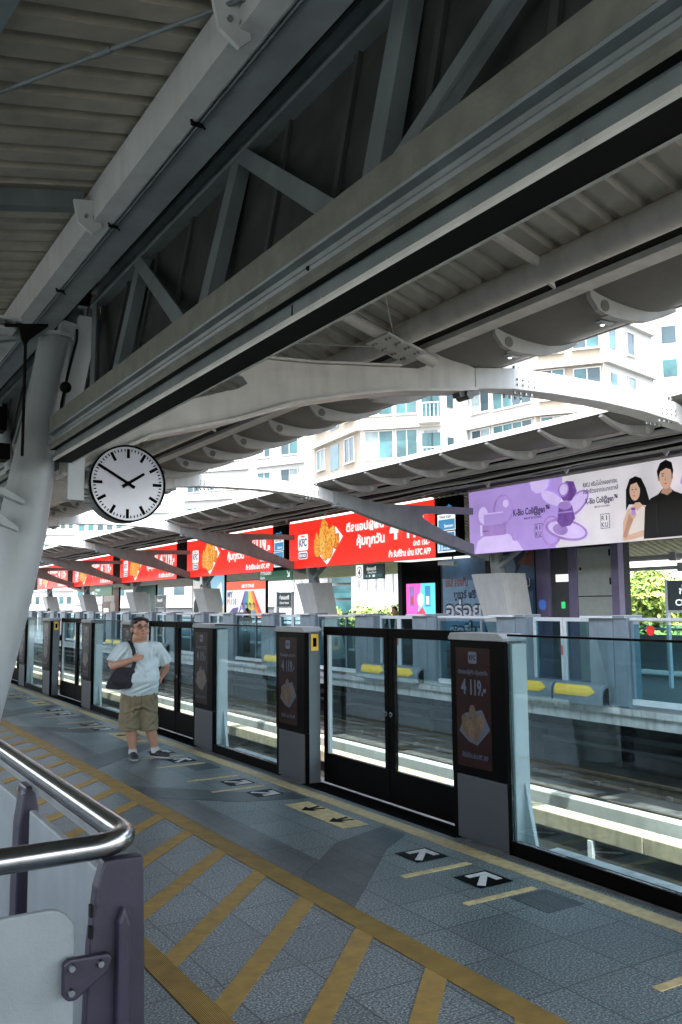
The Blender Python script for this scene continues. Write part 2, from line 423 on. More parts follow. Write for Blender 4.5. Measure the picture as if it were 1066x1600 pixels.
# opposite platform
m = MB(mat('opp_floor', (.16, .165, .165), .6, var=.12, scale=5)); m.box(12.02, 1, -.10, 19.5, Y1, 0); structure(m, 'opposite_platform_floor')
m = MB(CONCW); y = 1
k = 0
while y < Y1:
    m.box(12.0, y + .006, -.105, 12.25, y + 1.5, -.002, CONCW if k % 4 else mat('plate_grey', (.30, .31, .35), .6)); y += 1.506; k += 1
y = 1
while y < Y1: m.box(12.06, y + .008, -.30, 12.3, y + 2.6, -.11, CONC if 0 else CONCW); y += 2.61
structure(m, 'opposite_platform_edge')
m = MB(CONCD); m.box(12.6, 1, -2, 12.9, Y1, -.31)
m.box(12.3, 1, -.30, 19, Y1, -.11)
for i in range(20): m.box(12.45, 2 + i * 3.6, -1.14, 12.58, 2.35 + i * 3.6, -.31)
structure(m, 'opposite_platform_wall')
m = MB(mat('undercroft_pipe', (.016, .018, .019), .6)); m.box(12.4, 1, -.62, 12.55, Y1, -.52); m.tube([(12.5, 1, -.80), (12.5, Y1, -.80)], .05)
o = m.build('service_duct'); o['label'] = 'dark ducts running under the opposite platform edge'; o['category'] = 'duct'
m = MB(mat('fill_block_grey', (.12, .13, .13), .7, var=.1, stain=.2)); m.box(-3.8, Y0, 0, -3.6, 46, 1.6)  # unseen wall added to hold back fill light from the open side
o = m.build('fill_block_wall'); o['label'] = 'unseen grey wall added left of the near platform to cut fill light'; o['category'] = 'wall'
# ground and street far below
m = MB(mat('street_ground', (.06, .064, .06), .9, var=.25, scale=.15)); m.face([(-400, -300, -12), (600, -300, -12), (600, 700, -12), (-400, 700, -12)]); structure(m, 'ground')

# ================================================================== platform screens, near side
KICK = mat('kick_plate', (.030, .036, .041), .45, var=.12, scale=5, bump=.05, stain=.2)
DISP = mat('display_dark', (.012, .0022, .002), .25, var=.5, scale=4, spec=.15)
DTXT = mat('display_text', (.04, .055, .09), .3); DCH2 = mat('display_food_light', (.075, .042, .018), .4, var=.5, scale=40); DCH = mat('display_food', (.045, .024, .011), .4, var=.5, scale=30)
def near_post(yc, side):
    """side=+1: fixed glass joins it on the camera's side, -1: on the far side. Front face 0.58 wide centred on yc"""
    t = thing('screen_door_post', 'x', 'screen post', (4.42, yc, 0), 'screen-door posts along the near platform edge')
    a, b = yc - .315, yc + .315
    m = MB(PSD); m.box(4.475, a + .004, 0, 4.61, b - .004, 1.515); m.build('housing', t, bevel=.008)
    m = MB(BLACKG); m.box(4.42, a, .50, 4.474, b, 1.515); m.build('front_panel', t, bevel=.006)
    m = MB(KICK); m.box(4.425, a + .012, .015, 4.474, b - .05, .492); m.build('kick_panel', t, bevel=.005)
    m = MB(BLACK); m.box(4.428, b - .049, 0, 4.474, b - .001, .498); m.build('frame_strip', t)
    m = MB(BLACK); m.box(4.428, a - .001, 0, 4.474, a + .011, .498); m.build('frame_strip', t)
    m = MB(mat('cap_grey', (.20, .215, .22), .4, var=.1, stain=.15)); m.yz([(a - .012, 1.517), (b + .008, 1.517), (b + .008, 1.538), (b - .02, 1.572), (a + .05, 1.572), (a - .012, 1.535)], 4.405, 4.635); m.build('cap', t, bevel=.005)
    ar = Art((4.4197, b - .07, .56), (0, -1, 0), (0, 0, 1), .0003)
    ar.rect(0, 0, .40, .90, DISP)
    ar.rrect(.15, .78, .25, .87, .015, DTXT); ar.text('KFC', .16, .81, .035, DISP, w=.08, off=.03)
    ar.text('ดีลแอปผู้พัน คุ้มทุกวัน', .03, .70, .03, DTXT, w=.34, off=.02)
    ar.text('4', .06, .55, .11, DTXT, w=.06, off=.04); ar.text('119.-', .17, .55, .11, DTXT, w=.18, off=.04)
    ar.poly([(.03, .26), (.10, .40), (.30, .44), (.39, .30), (.24, .17), (.14, .19)], mat('display_paper', (.03, .04, .06), .4))
    for i, (u, v, ru, rv, an) in enumerate([(.11, .31, .045, .085, .35), (.26, .32, .05, .085, -.45), (.19, .36, .05, .11, .0), (.17, .28, .045, .085, .5), (.24, .27, .04, .07, -.2)]): ar.ell(u, v, ru, rv, [DCH, DCH2][i % 2], an, rough=.2, seed=i)
    ar.text('สั่งรับที่ร้าน ผ่าน KFC APP', .06, .07, .035, DTXT, w=.30, off=.02)
    ar.build('display', t)
    if side < 0:
        m = MB(YEL); m.box(4.50, a - .002, 1.33, 4.585, a + .004, 1.50); e = m.build('emergency_label', t)
        m = MB(BLACK); m.box(4.52, a - .0045, 1.37, 4.56, a - .002, 1.46); m.build('symbol', e)
    return t
def fixed_screen(y_lo, y_hi):
    t = thing('glass_screen', 'x', 'glass screen', (4.45, (y_lo + y_hi) / 2, 0), 'fixed glass screens along the near platform edge')
    m = MB(GLASS); m.box(4.455, y_lo + .001, .10, 4.467, y_hi - .001, 1.555); m.build('pane', t)
    m = MB(BLACK); m.box(4.44, y_lo + .001, 0, 4.50, y_hi - .001, .098); m.build('sill', t)
    m = MB(BLACKG); m.box(4.45, y_lo + .001, 1.556, 4.472, y_hi - .001, 1.572); m.build('top_edge', t)
    m = MB(PSDL); m.box(4.475, y_hi - .025, .0, 4.615, y_hi - .002, 1.50); m.build('glare_strip', t)  # pale strip added to paint in glare on the glass end
    m = MB(CONCW); m.box(4.51, y_lo + .2, .0, 4.70, y_hi - .2, .06); m.build('ledge', t)
    m = MB(PSDL)
    m.yz([(y_hi - .03, .0), (y_hi - .03, .50), (y_hi - .06, .34), (y_hi - .14, .0)], 4.56, 4.59); m.build('stay', t)
    return t
def door_leaf(y_lo, y_hi, hinge):
    t = thing('sliding_door', 'x', 'platform door', (4.66, (y_lo + y_hi) / 2, 0), 'sliding glass doors along the near platform edge')
    x0, x1 = 4.64, 4.69
    a, b = y_lo + .002, y_hi - .002
    m = MB(BLACK)
    m.box(x0, a, .012, x1, b, .30); m.box(x0, a, 1.49, x1, b, 1.575); m.box(x0, a, .301, x1, a + .065, 1.489); m.box(x0, b - .065, .301, x1, b, 1.489); m.build('frame', t, bevel=.004)
    m = MB(GLASS); m.box(4.66, a + .066, .301, 4.67, b - .066, 1.489); m.build('pane', t)
    m = MB(PSDL); s = a + .066 if hinge > 0 else b - .066
    yb = b - .066 if hinge > 0 else a + .066
    m.box(4.65, min(yb, yb - hinge * .03), .302, 4.685, max(yb, yb - hinge * .03), 1.488); m.build('inner_stile', t)
    m = MB(CHROME); yh = a + .033 if hinge > 0 else b - .033
    m.cyl((4.64, yh, .80), (-1, 0, 0), .022, .008, 16); k = m.build('lock', t)
    m = MB(BLACK); m.cyl((4.631, yh, .80), (-1, 0, 0), .011, .003, 12); m.build('keyhole', k)
    return t
WHERE = {0: 'ending the nearest glass screen', 1: 'right of the nearest doorway', 2: 'left of the nearest doorway', 3: 'right beside the standing man', 4: 'just behind the standing man', 5: 'beyond the man, right of the third doorway', 6: 'left of the third doorway', 7: 'last but one before the leaning column', 8: 'next to the leaning column', 9: 'farthest, behind the leaning column'}
posts = []
for k, c in enumerate(DC[1:7]):
    posts.append((c - 1.50, 1)); posts.append((c + 1.50, -1))
proto = {}
n = 0
for yc, side in posts[1:11]:
    if side not in proto: t = proto[side] = near_post(yc, side)
    else: t = dup(proto[side], (0, yc - proto[side].location.y, 0))
    t['label'] = 'dark %s screen-door post with ad display, %s' % ('grey', WHERE[n]); n += 1
pg = None; GW = ['in the right foreground, cut by the frame edge', 'between nearest doorway and standing man', 'on the left side of the standing man', 'fourth from the right, near the leaning column', 'farthest, behind the leaning column']
n = 0
for c in DC[1:6]:
    lo, hi = c + 1.816, c + 5.35 - 1.816
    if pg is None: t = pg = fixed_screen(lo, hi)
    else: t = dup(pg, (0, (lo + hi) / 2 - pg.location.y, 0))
    t['label'] = 'clear glass screen on a black sill, ' + GW[n]; n += 1
pd = {}; DW = ['the nearest doorway', 'the doorway behind the standing man', 'the third doorway', 'the farthest doorway seen']
n = 0
for c in DC[2:6]:
    for h, lo, hi in ((1, c + .004, c + 1.18), (-1, c - 1.18, c - .004)):
        if h not in pd: t = pd[h] = door_leaf(lo, hi, h)
        else: t = dup(pd[h], (0, (lo + hi) / 2 - pd[h].location.y, 0))
        t['label'] = 'black framed glass sliding door, %s leaf of %s' % ('far' if h > 0 else 'near', DW[n // 2]); n += 1

# ================================================================== stair guard at the lower left
g = thing('stair_guard', 'purple and white stair guard with polished round handrail in the lower left foreground', 'guard rail', (.82, 2.45, 0))
m = MB(CHROME)
pts = [(.83, 7.2, 1.15), (.83, 5, 1.15), (.83, 2.62, 1.15)]
for i in range(0, 7):
    a = math.radians(i * 15); pts.append((.83 - .13 * (1 - math.cos(a)), 2.58 - .13 * math.sin(a), 1.15))
pts += [(.4, 2.45, 1.15), (-.9, 2.45, 1.15)]
m.tube(pts, .033, 20); hr = m.build('handrail', g, smooth=True)
m = MB(BOLT); m.box(.815, 2.75, 1.085, .845, 7.1, 1.112); m.build('under_bar', hr)
def fin_post(y, nm_angle=0, corner=False):
    m = MB(PURP)
    if corner:
        out = []
        for z in (0, .3, .6, .85, 1.0, 1.08, 1.115): out.append((.855 - .0 - .03 * max(0, (z - .6)) ** 1.5, z))
        inn = [(.735 + .0, 1.115), (.715, 1.05), (.70, .9), (.69, .6), (.69, 0)]
        m.xz(out + inn, 2.425, 2.475)
        o = m.build('post', g, bevel=.006)
        m = MB(PURP); m.xz([(.80, 0), (.80, .95), (.782, 1.0), (.766, .96), (.762, 0)], 2.39, 2.424); m.build('post_rib', o, bevel=.008)
        return o
    m.xz([(.80, 0), (.86, 0), (.86, .8), (.845, 1.0), (.825, 1.10), (.79, 1.10), (.77, .95), (.765, .7), (.765, 0)], y - .06, y + .06)
    o = m.build('post', g, bevel=.008)
    for dy in (-.045, .045):
        m = MB(BOLT); m.cyl((.80, y + dy, 1.075), (-1, 0, 0), .011, .02, 10); m.build('bolt', o)
    return o
fin_post(0, corner=True); fin_post(3.72); fin_post(5.4); fin_post(7.0)
m = MB(WPANEL); m.box(.80, 2.56, .10, .825, 3.63, 1.015); m.build('side_panel', g, bevel=.006)
m = MB(WPANEL); m.box(.80, 3.81, .10, .825, 5.3, 1.015); m.build('side_panel', g, bevel=.006)
m = MB(WPANEL); m.box(.80, 5.5, .10, .825, 6.9, 1.015); m.build('side_panel', g, bevel=.006)
m = MB(WPANEL)
pr = [(-.9, .08), (.665, .08), (.665, .93)] + [(.665 - .075 * (1 - math.cos(math.radians(a))), .935 + .075 * math.sin(math.radians(a))) for a in (15, 30, 45, 60, 75, 90)] + [(-.9, 1.01)]
m.xz(pr, 2.44, 2.462); fp = m.build('front_panel', g, bevel=.005)
m = MB(PURP); m.xz([(.625, .80), (.64, .785), (.66, .785), (.745, .84), (.755, .87), (.745, .885), (.64, .89), (.625, .88)], 2.40, 2.424); br = m.build('bracket', g, bevel=.006)
for u, v in ((.645, .87), (.645, .81), (.72, .866)):
    m = MB(CHROME); m.cyl((u, 2.399, v), (0, -1, 0), .011, .012, 14, r2=.008); m.build('bolt', br, smooth=True)
for v in (.93, .985):
    m = MB(DARKS); m.box(.692, 2.40, v, .70, 2.42, v + .03); m.build('clamp', g)
# ================================================================== canopies
FR = [7.3 + 9.15 * k for k in range(7)]
MX = 16.2                                    # x -> MX - x swaps the two platforms
def corrug(mb, xa, za, xb, zb, y0, y1, pitch, dep, mt, flip=False):
    ys = []; y = y0
    while y < y1:
        ys += [(y, 0), (y + pitch * .58, 0), (y + pitch * .66, dep), (y + pitch * .93, dep)]; y += pitch
    lo = [(xa, yy, za + d) for yy, d in ys] + [(xb, yy, zb + d) for yy, d in ys]; n = len(ys)
    mb.add(lo, [(i, i + 1, n + i + 1, n + i) for i in range(n - 1)], mt)
    t = dep + .05
    mb.prism([(xa, za + t), (xb, zb + t), (xb, zb + t + .06), (xa, za + t + .06)], lambda p, a: (p[0], a, p[1]), y0, ys[-1][0], mt)
FINM = mat('fin_paint', (.34, .34, .325), .5, var=.1, scale=4, stain=.15)
def canopy(near):
    f = (lambda x: x) if near else (lambda x: MX - x)
    dz = 0 if near else -.06
    nm = 'the near platform' if near else 'the opposite platform'
    t = thing('platform_canopy', ('grey ribbed canopy roof over the near platform with round gutter tube and finned eaves' if near else 'ribbed canopy roof over the opposite platform, finned eave edge facing the tracks'), 'canopy roof', (f(5), 10, 4.5))
    y0, y1 = (-7, 62) if near else (4, 72)
    m = MB(); corrug(m, f(2.3), 5.60, f(5.22), 4.66 + dz, y0, y1, .30, .06, mat('sheet_bounce_lit', (.60, .56, .475), .5, var=.1, scale=2, stain=.15)); m.build('roof_sheet', t, recalc=False)  # paler sheet colour carries light bounced up from floor and track
    m = MB(); corrug(m, f(1.863), 4.62, f(-3.4), 3.56 if near else 2.95, y0, y1, .22, .07, ROOFM); m.build('roof_sheet', t, recalc=False)
    m = MB(WHITE2); m.tube([(f(5.08), y0, 4.515 + dz), (f(5.08), y1, 4.515 + dz)], .118, 24); m.build('gutter_tube', t, smooth=True)
    m = MB(WHITE2); m.box(*sorted((f(5.40), f(5.50))), 0, 0, 0, 0) if 0 else None
    xa, xb = sorted((f(5.43), f(5.62)))
    m.box(xa, y0, 4.445 + dz, xb, y1, 4.50 + dz); m.build('eave_flange', t)
    m = MB(DARKS); xa, xb = sorted((f(5.24), f(5.43))); m.box(xa, y0, 4.50 + dz, xb, y1, 4.53 + dz); xa, xb = sorted((f(5.225), f(5.25))); m.box(xa, y0, 4.535 + dz, xb, y1, 4.90 + dz); m.build('gap_shade_plates', t)  # dark strip paints the shaded gap; upright plate blocks light through the ribs
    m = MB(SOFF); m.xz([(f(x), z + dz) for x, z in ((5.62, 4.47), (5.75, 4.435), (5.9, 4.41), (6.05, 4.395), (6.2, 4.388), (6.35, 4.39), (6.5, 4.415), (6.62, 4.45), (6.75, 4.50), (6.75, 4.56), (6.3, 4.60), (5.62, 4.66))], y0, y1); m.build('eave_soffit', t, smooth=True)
    m = MB(WHITE2); xa, xb = sorted((f(6.752), f(6.775))); m.box(xa, y0, 4.49 + dz, xb, y1, 4.58 + dz); m.build('eave_edge', t)
    m = MB(ROOFM); xa, xb = sorted((f(2.27), f(2.31))); m.box(xa, y0, 4.60, xb, y1, 5.72); xa, xb = sorted((f(1.80), f(2.31))); m.box(xa, y0, 4.74, xb, y1, 4.80); m.build('ridge_sun_block', t)  # unseen plates added to stop sun leaking through the ridge
    # fins
    P = [(5.625, 4.466), (5.63, 4.40), (5.72, 4.30), (5.82, 4.268), (5.95, 4.262), (6.15, 4.272), (6.35, 4.305), (6.52, 4.36), (6.66, 4.42), (6.749, 4.46), (6.749, 4.497), (6.62, 4.447), (6.5, 4.412), (6.35, 4.387), (6.2, 4.385), (6.05, 4.392), (5.9, 4.407), (5.75, 4.432)]
    P = [(f(x), z + dz) for x, z in P]
    L = [(5.72, 4.30), (5.82, 4.268), (5.95, 4.262), (6.15, 4.272), (6.35, 4.305), (6.52, 4.36), (6.66, 4.42), (6.749, 4.46)]
    base = None; y = (5.07 if near else 8.38) - 1.21 * (8 if near else 3)
    while y < (44 if near else 58):
        ok = all(abs(y - q) > .18 for q in FR)
        if ok:
            if base is None:
                m = MB(FINM); m.xz(P, y - .025, y + .025)
                for (xa, za), (xb, zb) in zip(L[1:], L[2:]):
                    m.bar((f(xa), y, za + dz - .004), (f(xb), y, zb + dz - .004), .08, .010)
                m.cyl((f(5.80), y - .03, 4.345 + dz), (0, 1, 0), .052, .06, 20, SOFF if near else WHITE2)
                base = m.build('eave_fin', t); by = y
            else:
                o = base.copy(); COL.objects.link(o); o.parent = t; o.location.y += y - by
        y += 1.21
    return t
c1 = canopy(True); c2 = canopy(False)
# small down-lights and rods on the near eave
# ---- cross arches, one per frame
def arch(yf, label):
    t = thing('canopy_arch', label, 'roof arch', (8.1, yf, 4.2), 'white arches spanning the tracks between the canopies')
    m = MB(WHITE2)
    A = [(1.78, 2.88), (2.5, 3.27), (3.3, 3.5), (3.9, 3.72), (4.6, 3.89), (5.2, 4.01), (5.95, 4.10), (6.2, 4.15), (6.2, 4.37), (5.98, 4.43), (5.76, 4.545), (5.60, 4.62), (5.50, 4.62), (5.55, 4.45), (5.555, 4.36), (5.52, 4.30), (5.42, 4.26), (5.19, 4.24), (4.6, 4.18), (4.17, 4.135), (3.75, 4.11), (2.7, 4.10), (2.7, 3.95), (3.25, 3.95), (3.40, 3.91), (3.45, 3.85), (3.36, 3.79), (3.2, 3.74), (2.5, 3.5), (1.8, 3.2)]
    m.xz(A, yf - .06, yf + .06); w = m.build('web', t)
    m = MB(WHITE2)
    lo = [(1.78, 2.88), (2.5, 3.27), (3.3, 3.5), (3.9, 3.72), (4.6, 3.89), (5.2, 4.01), (5.95, 4.10), (6.18, 4.14)]
    for (xa, za), (xb, zb) in zip(lo, lo[1:]): m.bar((xa, yf, za - .014), (xb + .004, yf, zb - .014), .27, .026)
    up = [(5.19, 4.245), (4.6, 4.185), (4.17, 4.14), (3.75, 4.115), (2.72, 4.105)]
    for (xa, za), (xb, zb) in zip(up, up[1:]): m.bar((xa, yf, za + .012), (xb, yf, zb + .012), .2, .02)
    m.build('flange', t)
    # mid span box beam
    m = MB(WHITE)
    lo = [(6.2, 4.14), (6.7, 4.18), (7.3, 4.20), (8.1, 4.20), (8.9, 4.16), (9.5, 4.09), (9.9, 4.02)]
    hi = [(9.9, 4.28), (9.5, 4.35), (8.9, 4.41), (8.1, 4.44), (7.3, 4.44), (6.7, 4.42), (6.2, 4.38)]
    hi = hi[::-1]; hw = [.065, .14, .14, .14, .14, .14, .06]; vs = []
    for (xl, zl), (xh, zh), h_ in zip(lo, hi, hw): vs += [(xl, yf - h_, zl), (xl, yf + h_, zl), (xh, yf + h_, zh), (xh, yf - h_, zh)]
    m.add(vs, [(0, 1, 2, 3), (27, 26, 25, 24)] + [(4 * i + k, 4 * i + (k + 1) % 4, 4 * i + 4 + (k + 1) % 4, 4 * i + 4 + k) for i in range(6) for k in range(4)])
    sp = m.build('mid_span', t, bevel=.012)
    m = MB(BOLT)
    for x0, zb, zt in ((6.75, 4.18, 4.425), (9.2, 4.12, 4.385)):
        for i in range(4):
            for q in (-1, 1):
                m.cyl((x0 + i * .085, yf + q * .09, zb - .012), (0, 0, -1), .017, .03, 8); m.cyl((x0 + i * .085, yf + q * .09, zt), (0, 0, 1), .017, .04, 8)
            for dz_ in (.06, .12): m.cyl((x0 + i * .085, yf - .14, zb + dz_), (0, -1, 0), .014, .02, 8)
    m.build('bolt', sp, kind='stuff')
    m = MB(mat('cast_joint', (.12, .12, .115), .5)); m.cyl((6.10, yf - .10, 4.06), (0, 1, 0), .05, .2, 16); m.bar((5.98, yf, 4.05), (6.26, yf, 4.11), .12, .05)
    m.build('pin_joint', t); m = MB(mat('cast_joint', (.12, .12, .115), .5)); m.cyl((10.0, yf - .10, 3.97), (0, 1, 0), .05, .2, 16); m.build('pin_joint', t)
    m = MB(COLM)
    B = [(9.9, 4.0), (10.4, 3.93), (11.2, 3.69), (12.3, 3.42), (13.7, 3.04), (14.35, 2.85), (14.35, 3.13), (13.7, 3.27), (12.9, 3.55), (12.54, 3.71), (12.36, 3.80), (12.34, 3.86), (12.44, 3.91), (13.53, 3.95), (14.3, 3.95), (14.3, 4.11), (13.5, 4.11), (12.1, 4.09), (11.3, 4.08), (10.7, 4.14), (10.3, 4.24), (9.9, 4.30)]
    m.xz(B, yf - .055, yf + .055); m.build('web', t)
    m = MB(COLM)
    lo = [(9.95, 3.985), (10.4, 3.915), (11.2, 3.675), (12.3, 3.405), (13.7, 3.025), (14.3, 2.85)]
    for (xa, za), (xb, zb) in zip(lo, lo[1:]): m.bar((xa, yf, za - .01), (xb, yf, zb - .01), .22, .02)
    m.build('flange', t)
    return t
AN = ['nearest white arch crossing the tracks in front of the tall building', 'second white arch, ending at the column beside the purple billboard', 'third arch, in front of the second red billboard', 'fourth arch, in front of the third red billboard', 'fifth arch, in front of the fourth red billboard', 'sixth and farthest arch seen, beside the leaning column']
a0 = arch(FR[0], AN[0])
for i in range(1, 6): dup(a0, (0, 9.15 * i, 0), AN[i])
# ---- columns
def shaft_pts(f, yf):
    P = [(.95, 0, .24), (1.10, .8, .235), (1.33, 1.7, .21), (1.49, 2.4, .19), (1.545, 2.8, .175), (1.60, 3.2, .15), (1.71, 4.02, .125)]
    return [(f(x), yf, z) for x, z, r in P], [r for x, z, r in P]
def near_column(yf, label, full=True):
    f = lambda x: x
    t = thing('canopy_column', label, 'steel column', (.95, yf, 0), 'leaning canopy columns of the near platform')
    m = MB(COLM); p, r = shaft_pts(f, yf); m.tube(p, r, 28); m.build('shaft', t, smooth=True)
    m = MB(COLM)
    m.xz([(1.74, 3.02), (1.98, 3.02), (2.02, 4.0), (2.04, 4.25), (1.9, 4.25), (1.86, 4.0)], yf - .03, yf + .03); m.build('gusset_plate', t)
    m = MB(COLM); m.bar((1.70, yf + .28, 3.0), (1.92, yf + .28, 4.25), .20, .16, (0, 1, 0)); m.build('rear_strut', t, bevel=.01)
    m = MB(PSDL); m.cyl((1.71, yf, 4.022), (0, 0, 1), .15, .03, 24); m.build('cap_plate', t)
    m = MB(PSDL); m.box(1.80, yf - .17, 2.66, 1.935, yf - .10, 3.04); m.build('bracket_plate', t, bevel=.004)
    m = MB(DARKS)
    pl = [(1.865, yf - .10, 4.1), (1.86, yf - .11, 4.0), (1.80, yf - .13, 3.75), (1.74, yf - .16, 3.45), (1.72, yf - .17, 3.2)]
    m.tube(pl, .012, 8); m.ball((1.765, yf - .17, 3.58), .048); m.ball((1.73, yf - .17, 3.3), .028)
    m.build('cable', t, smooth=True)
    m = MB(BOLT)
    for z in (3.22, 3.27, 3.13): m.cyl((1.70, yf - .17, z), (0, -1, 0), .016, .03, 8)
    m.build('bolt', t)
    # branch struts to the inner side and cable shelf
    m = MB(COLM); m.tube([(1.42, yf + .1, 2.9), (1.30, yf + .4, 3.6), (1.38, yf + .9, 4.35)], [.05, .055, .05], 12); m.tube([(1.36, yf + .2, 2.6), (1.0, yf + .5, 3.5), (.8, yf + .8, 4.2)], [.05, .055, .05], 12); m.build('branch_strut', t, smooth=True)
    m = MB(COLM); m.xz([(1.0, 2.80), (1.30, 2.70), (1.44, 2.62), (1.44, 2.59), (1.0, 2.76)], yf - .32, yf - .22); m.xz([(1.0, 2.58), (1.25, 2.52), (1.40, 2.41), (1.40, 2.38), (1.0, 2.53)], yf - .32, yf - .22); m.build('side_fin', t)
    return t
nc = near_column(FR[0], 'big pale leaning steel column at the left edge, carrying the truss')
t = thing('cross_girder', 'pale girder with bolted end plates at the top of the leaning column, left edge', 'girder', (1.3, 7.0, 4.05))
m = MB(COLM); m.prism([(1.62, 4.07), (1.0, 4.02), (-.6, 3.86), (-.6, 3.68), (1.0, 3.84), (1.55, 3.98)], lambda p, a: (p[0], a, p[1]), 7.16, 7.26); m.build('web', t)
m = MB(WHITE); m.box(1.02, 6.98, 4.03, 1.38, 7.28, 4.05); m.box(1.02, 6.98, 3.95, 1.34, 7.28, 3.97); pl_ = m.build('end_plate', t)
m = MB(BOLT)
for i in range(4):
    for j in (7.03, 7.1, 7.2): m.cyl((1.07 + i * .09, j, 4.03), (0, 0, -1), .016, .03, 8)
m.build('bolt', pl_, kind='stuff')
# loudspeaker-like dark box on rods beside the column
t = thing('equipment_hanger', 'dark box on thin rods hanging beside the leaning column at the left edge', 'hanger', (1.33, 6.9, 4.0))
m = MB(DARKS); m.xz([(1.33, 3.98), (1.55, 3.98), (1.42, 3.86), (1.39, 3.80), (1.36, 3.86)], 6.88, 6.91); m.tube([(1.395, 6.9, 3.82), (1.395, 6.9, 2.95)], .012, 8); m.tube([(1.24, 6.9, 3.95), (1.56, 6.9, 4.0)], .014, 8); m.build('rod', t)
m = MB(BLACK); m.box(1.02, 6.82, 3.12, 1.265, 6.98, 3.30); m.box(1.0, 6.8, 2.90, 1.29, 7.0, 3.02); m.build('box', t, bevel=.006)
# ---- opposite columns
def opp_column(yf, label):
    f = lambda x: MX - x
    t = thing('canopy_column', label, 'steel column', (f(.95), yf, 0), 'columns of the opposite platform')
    m = MB(COLM); p, r = shaft_pts(f, yf); m.tube([q for q in p if q[2] > 2.3], [k for q, k in zip(p, r) if q[2] > 2.3], 24); m.build('shaft', t, smooth=True)
    m = MB(mat('clad_white', (.62, .62, .61), .5, var=.06, scale=5, stain=.08))
    vs = []
    for z, xf, w in ((0, 14.95, .36), (2.52, 14.28, .60)):
        for x, w2 in ((xf, w), (xf + .16, w + .03), (xf + .75, w + .03), (xf + .75, -w - .03), (xf + .16, -w - .03), (xf, -w)): vs.append((x, yf + w2 * .92, z))
    m.add(vs, [tuple(range(5, -1, -1)), tuple(range(6, 12))] + [(i, (i + 1) % 6, 6 + (i + 1) % 6, 6 + i) for i in range(6)])
    m.build('cladding', t, bevel=.006)
    m = MB(COLM)
    pts = [(14.62, yf, 2.62)]; 
    for i in range(1, 8): a = i / 7; pts.append((14.62, yf - 2.0 * a, 2.62 + .75 * math.sin(a * math.pi / 2)))
    m.tube(pts, .075, 12); m.build('curved_brace', t, smooth=True)
    return t
CN = ['white clad column below the left end of the purple billboard', 'column below the gap between the first and second red billboards', 'column between the second and third red billboards', 'column between the third and fourth red billboards', 'column between the fourth and fifth red billboards', 'farthest column seen below the last red billboard']
oc = opp_column(FR[1], CN[0])
for i in range(1, 6): dup(oc, (0, 9.15 * i, 0), CN[i])

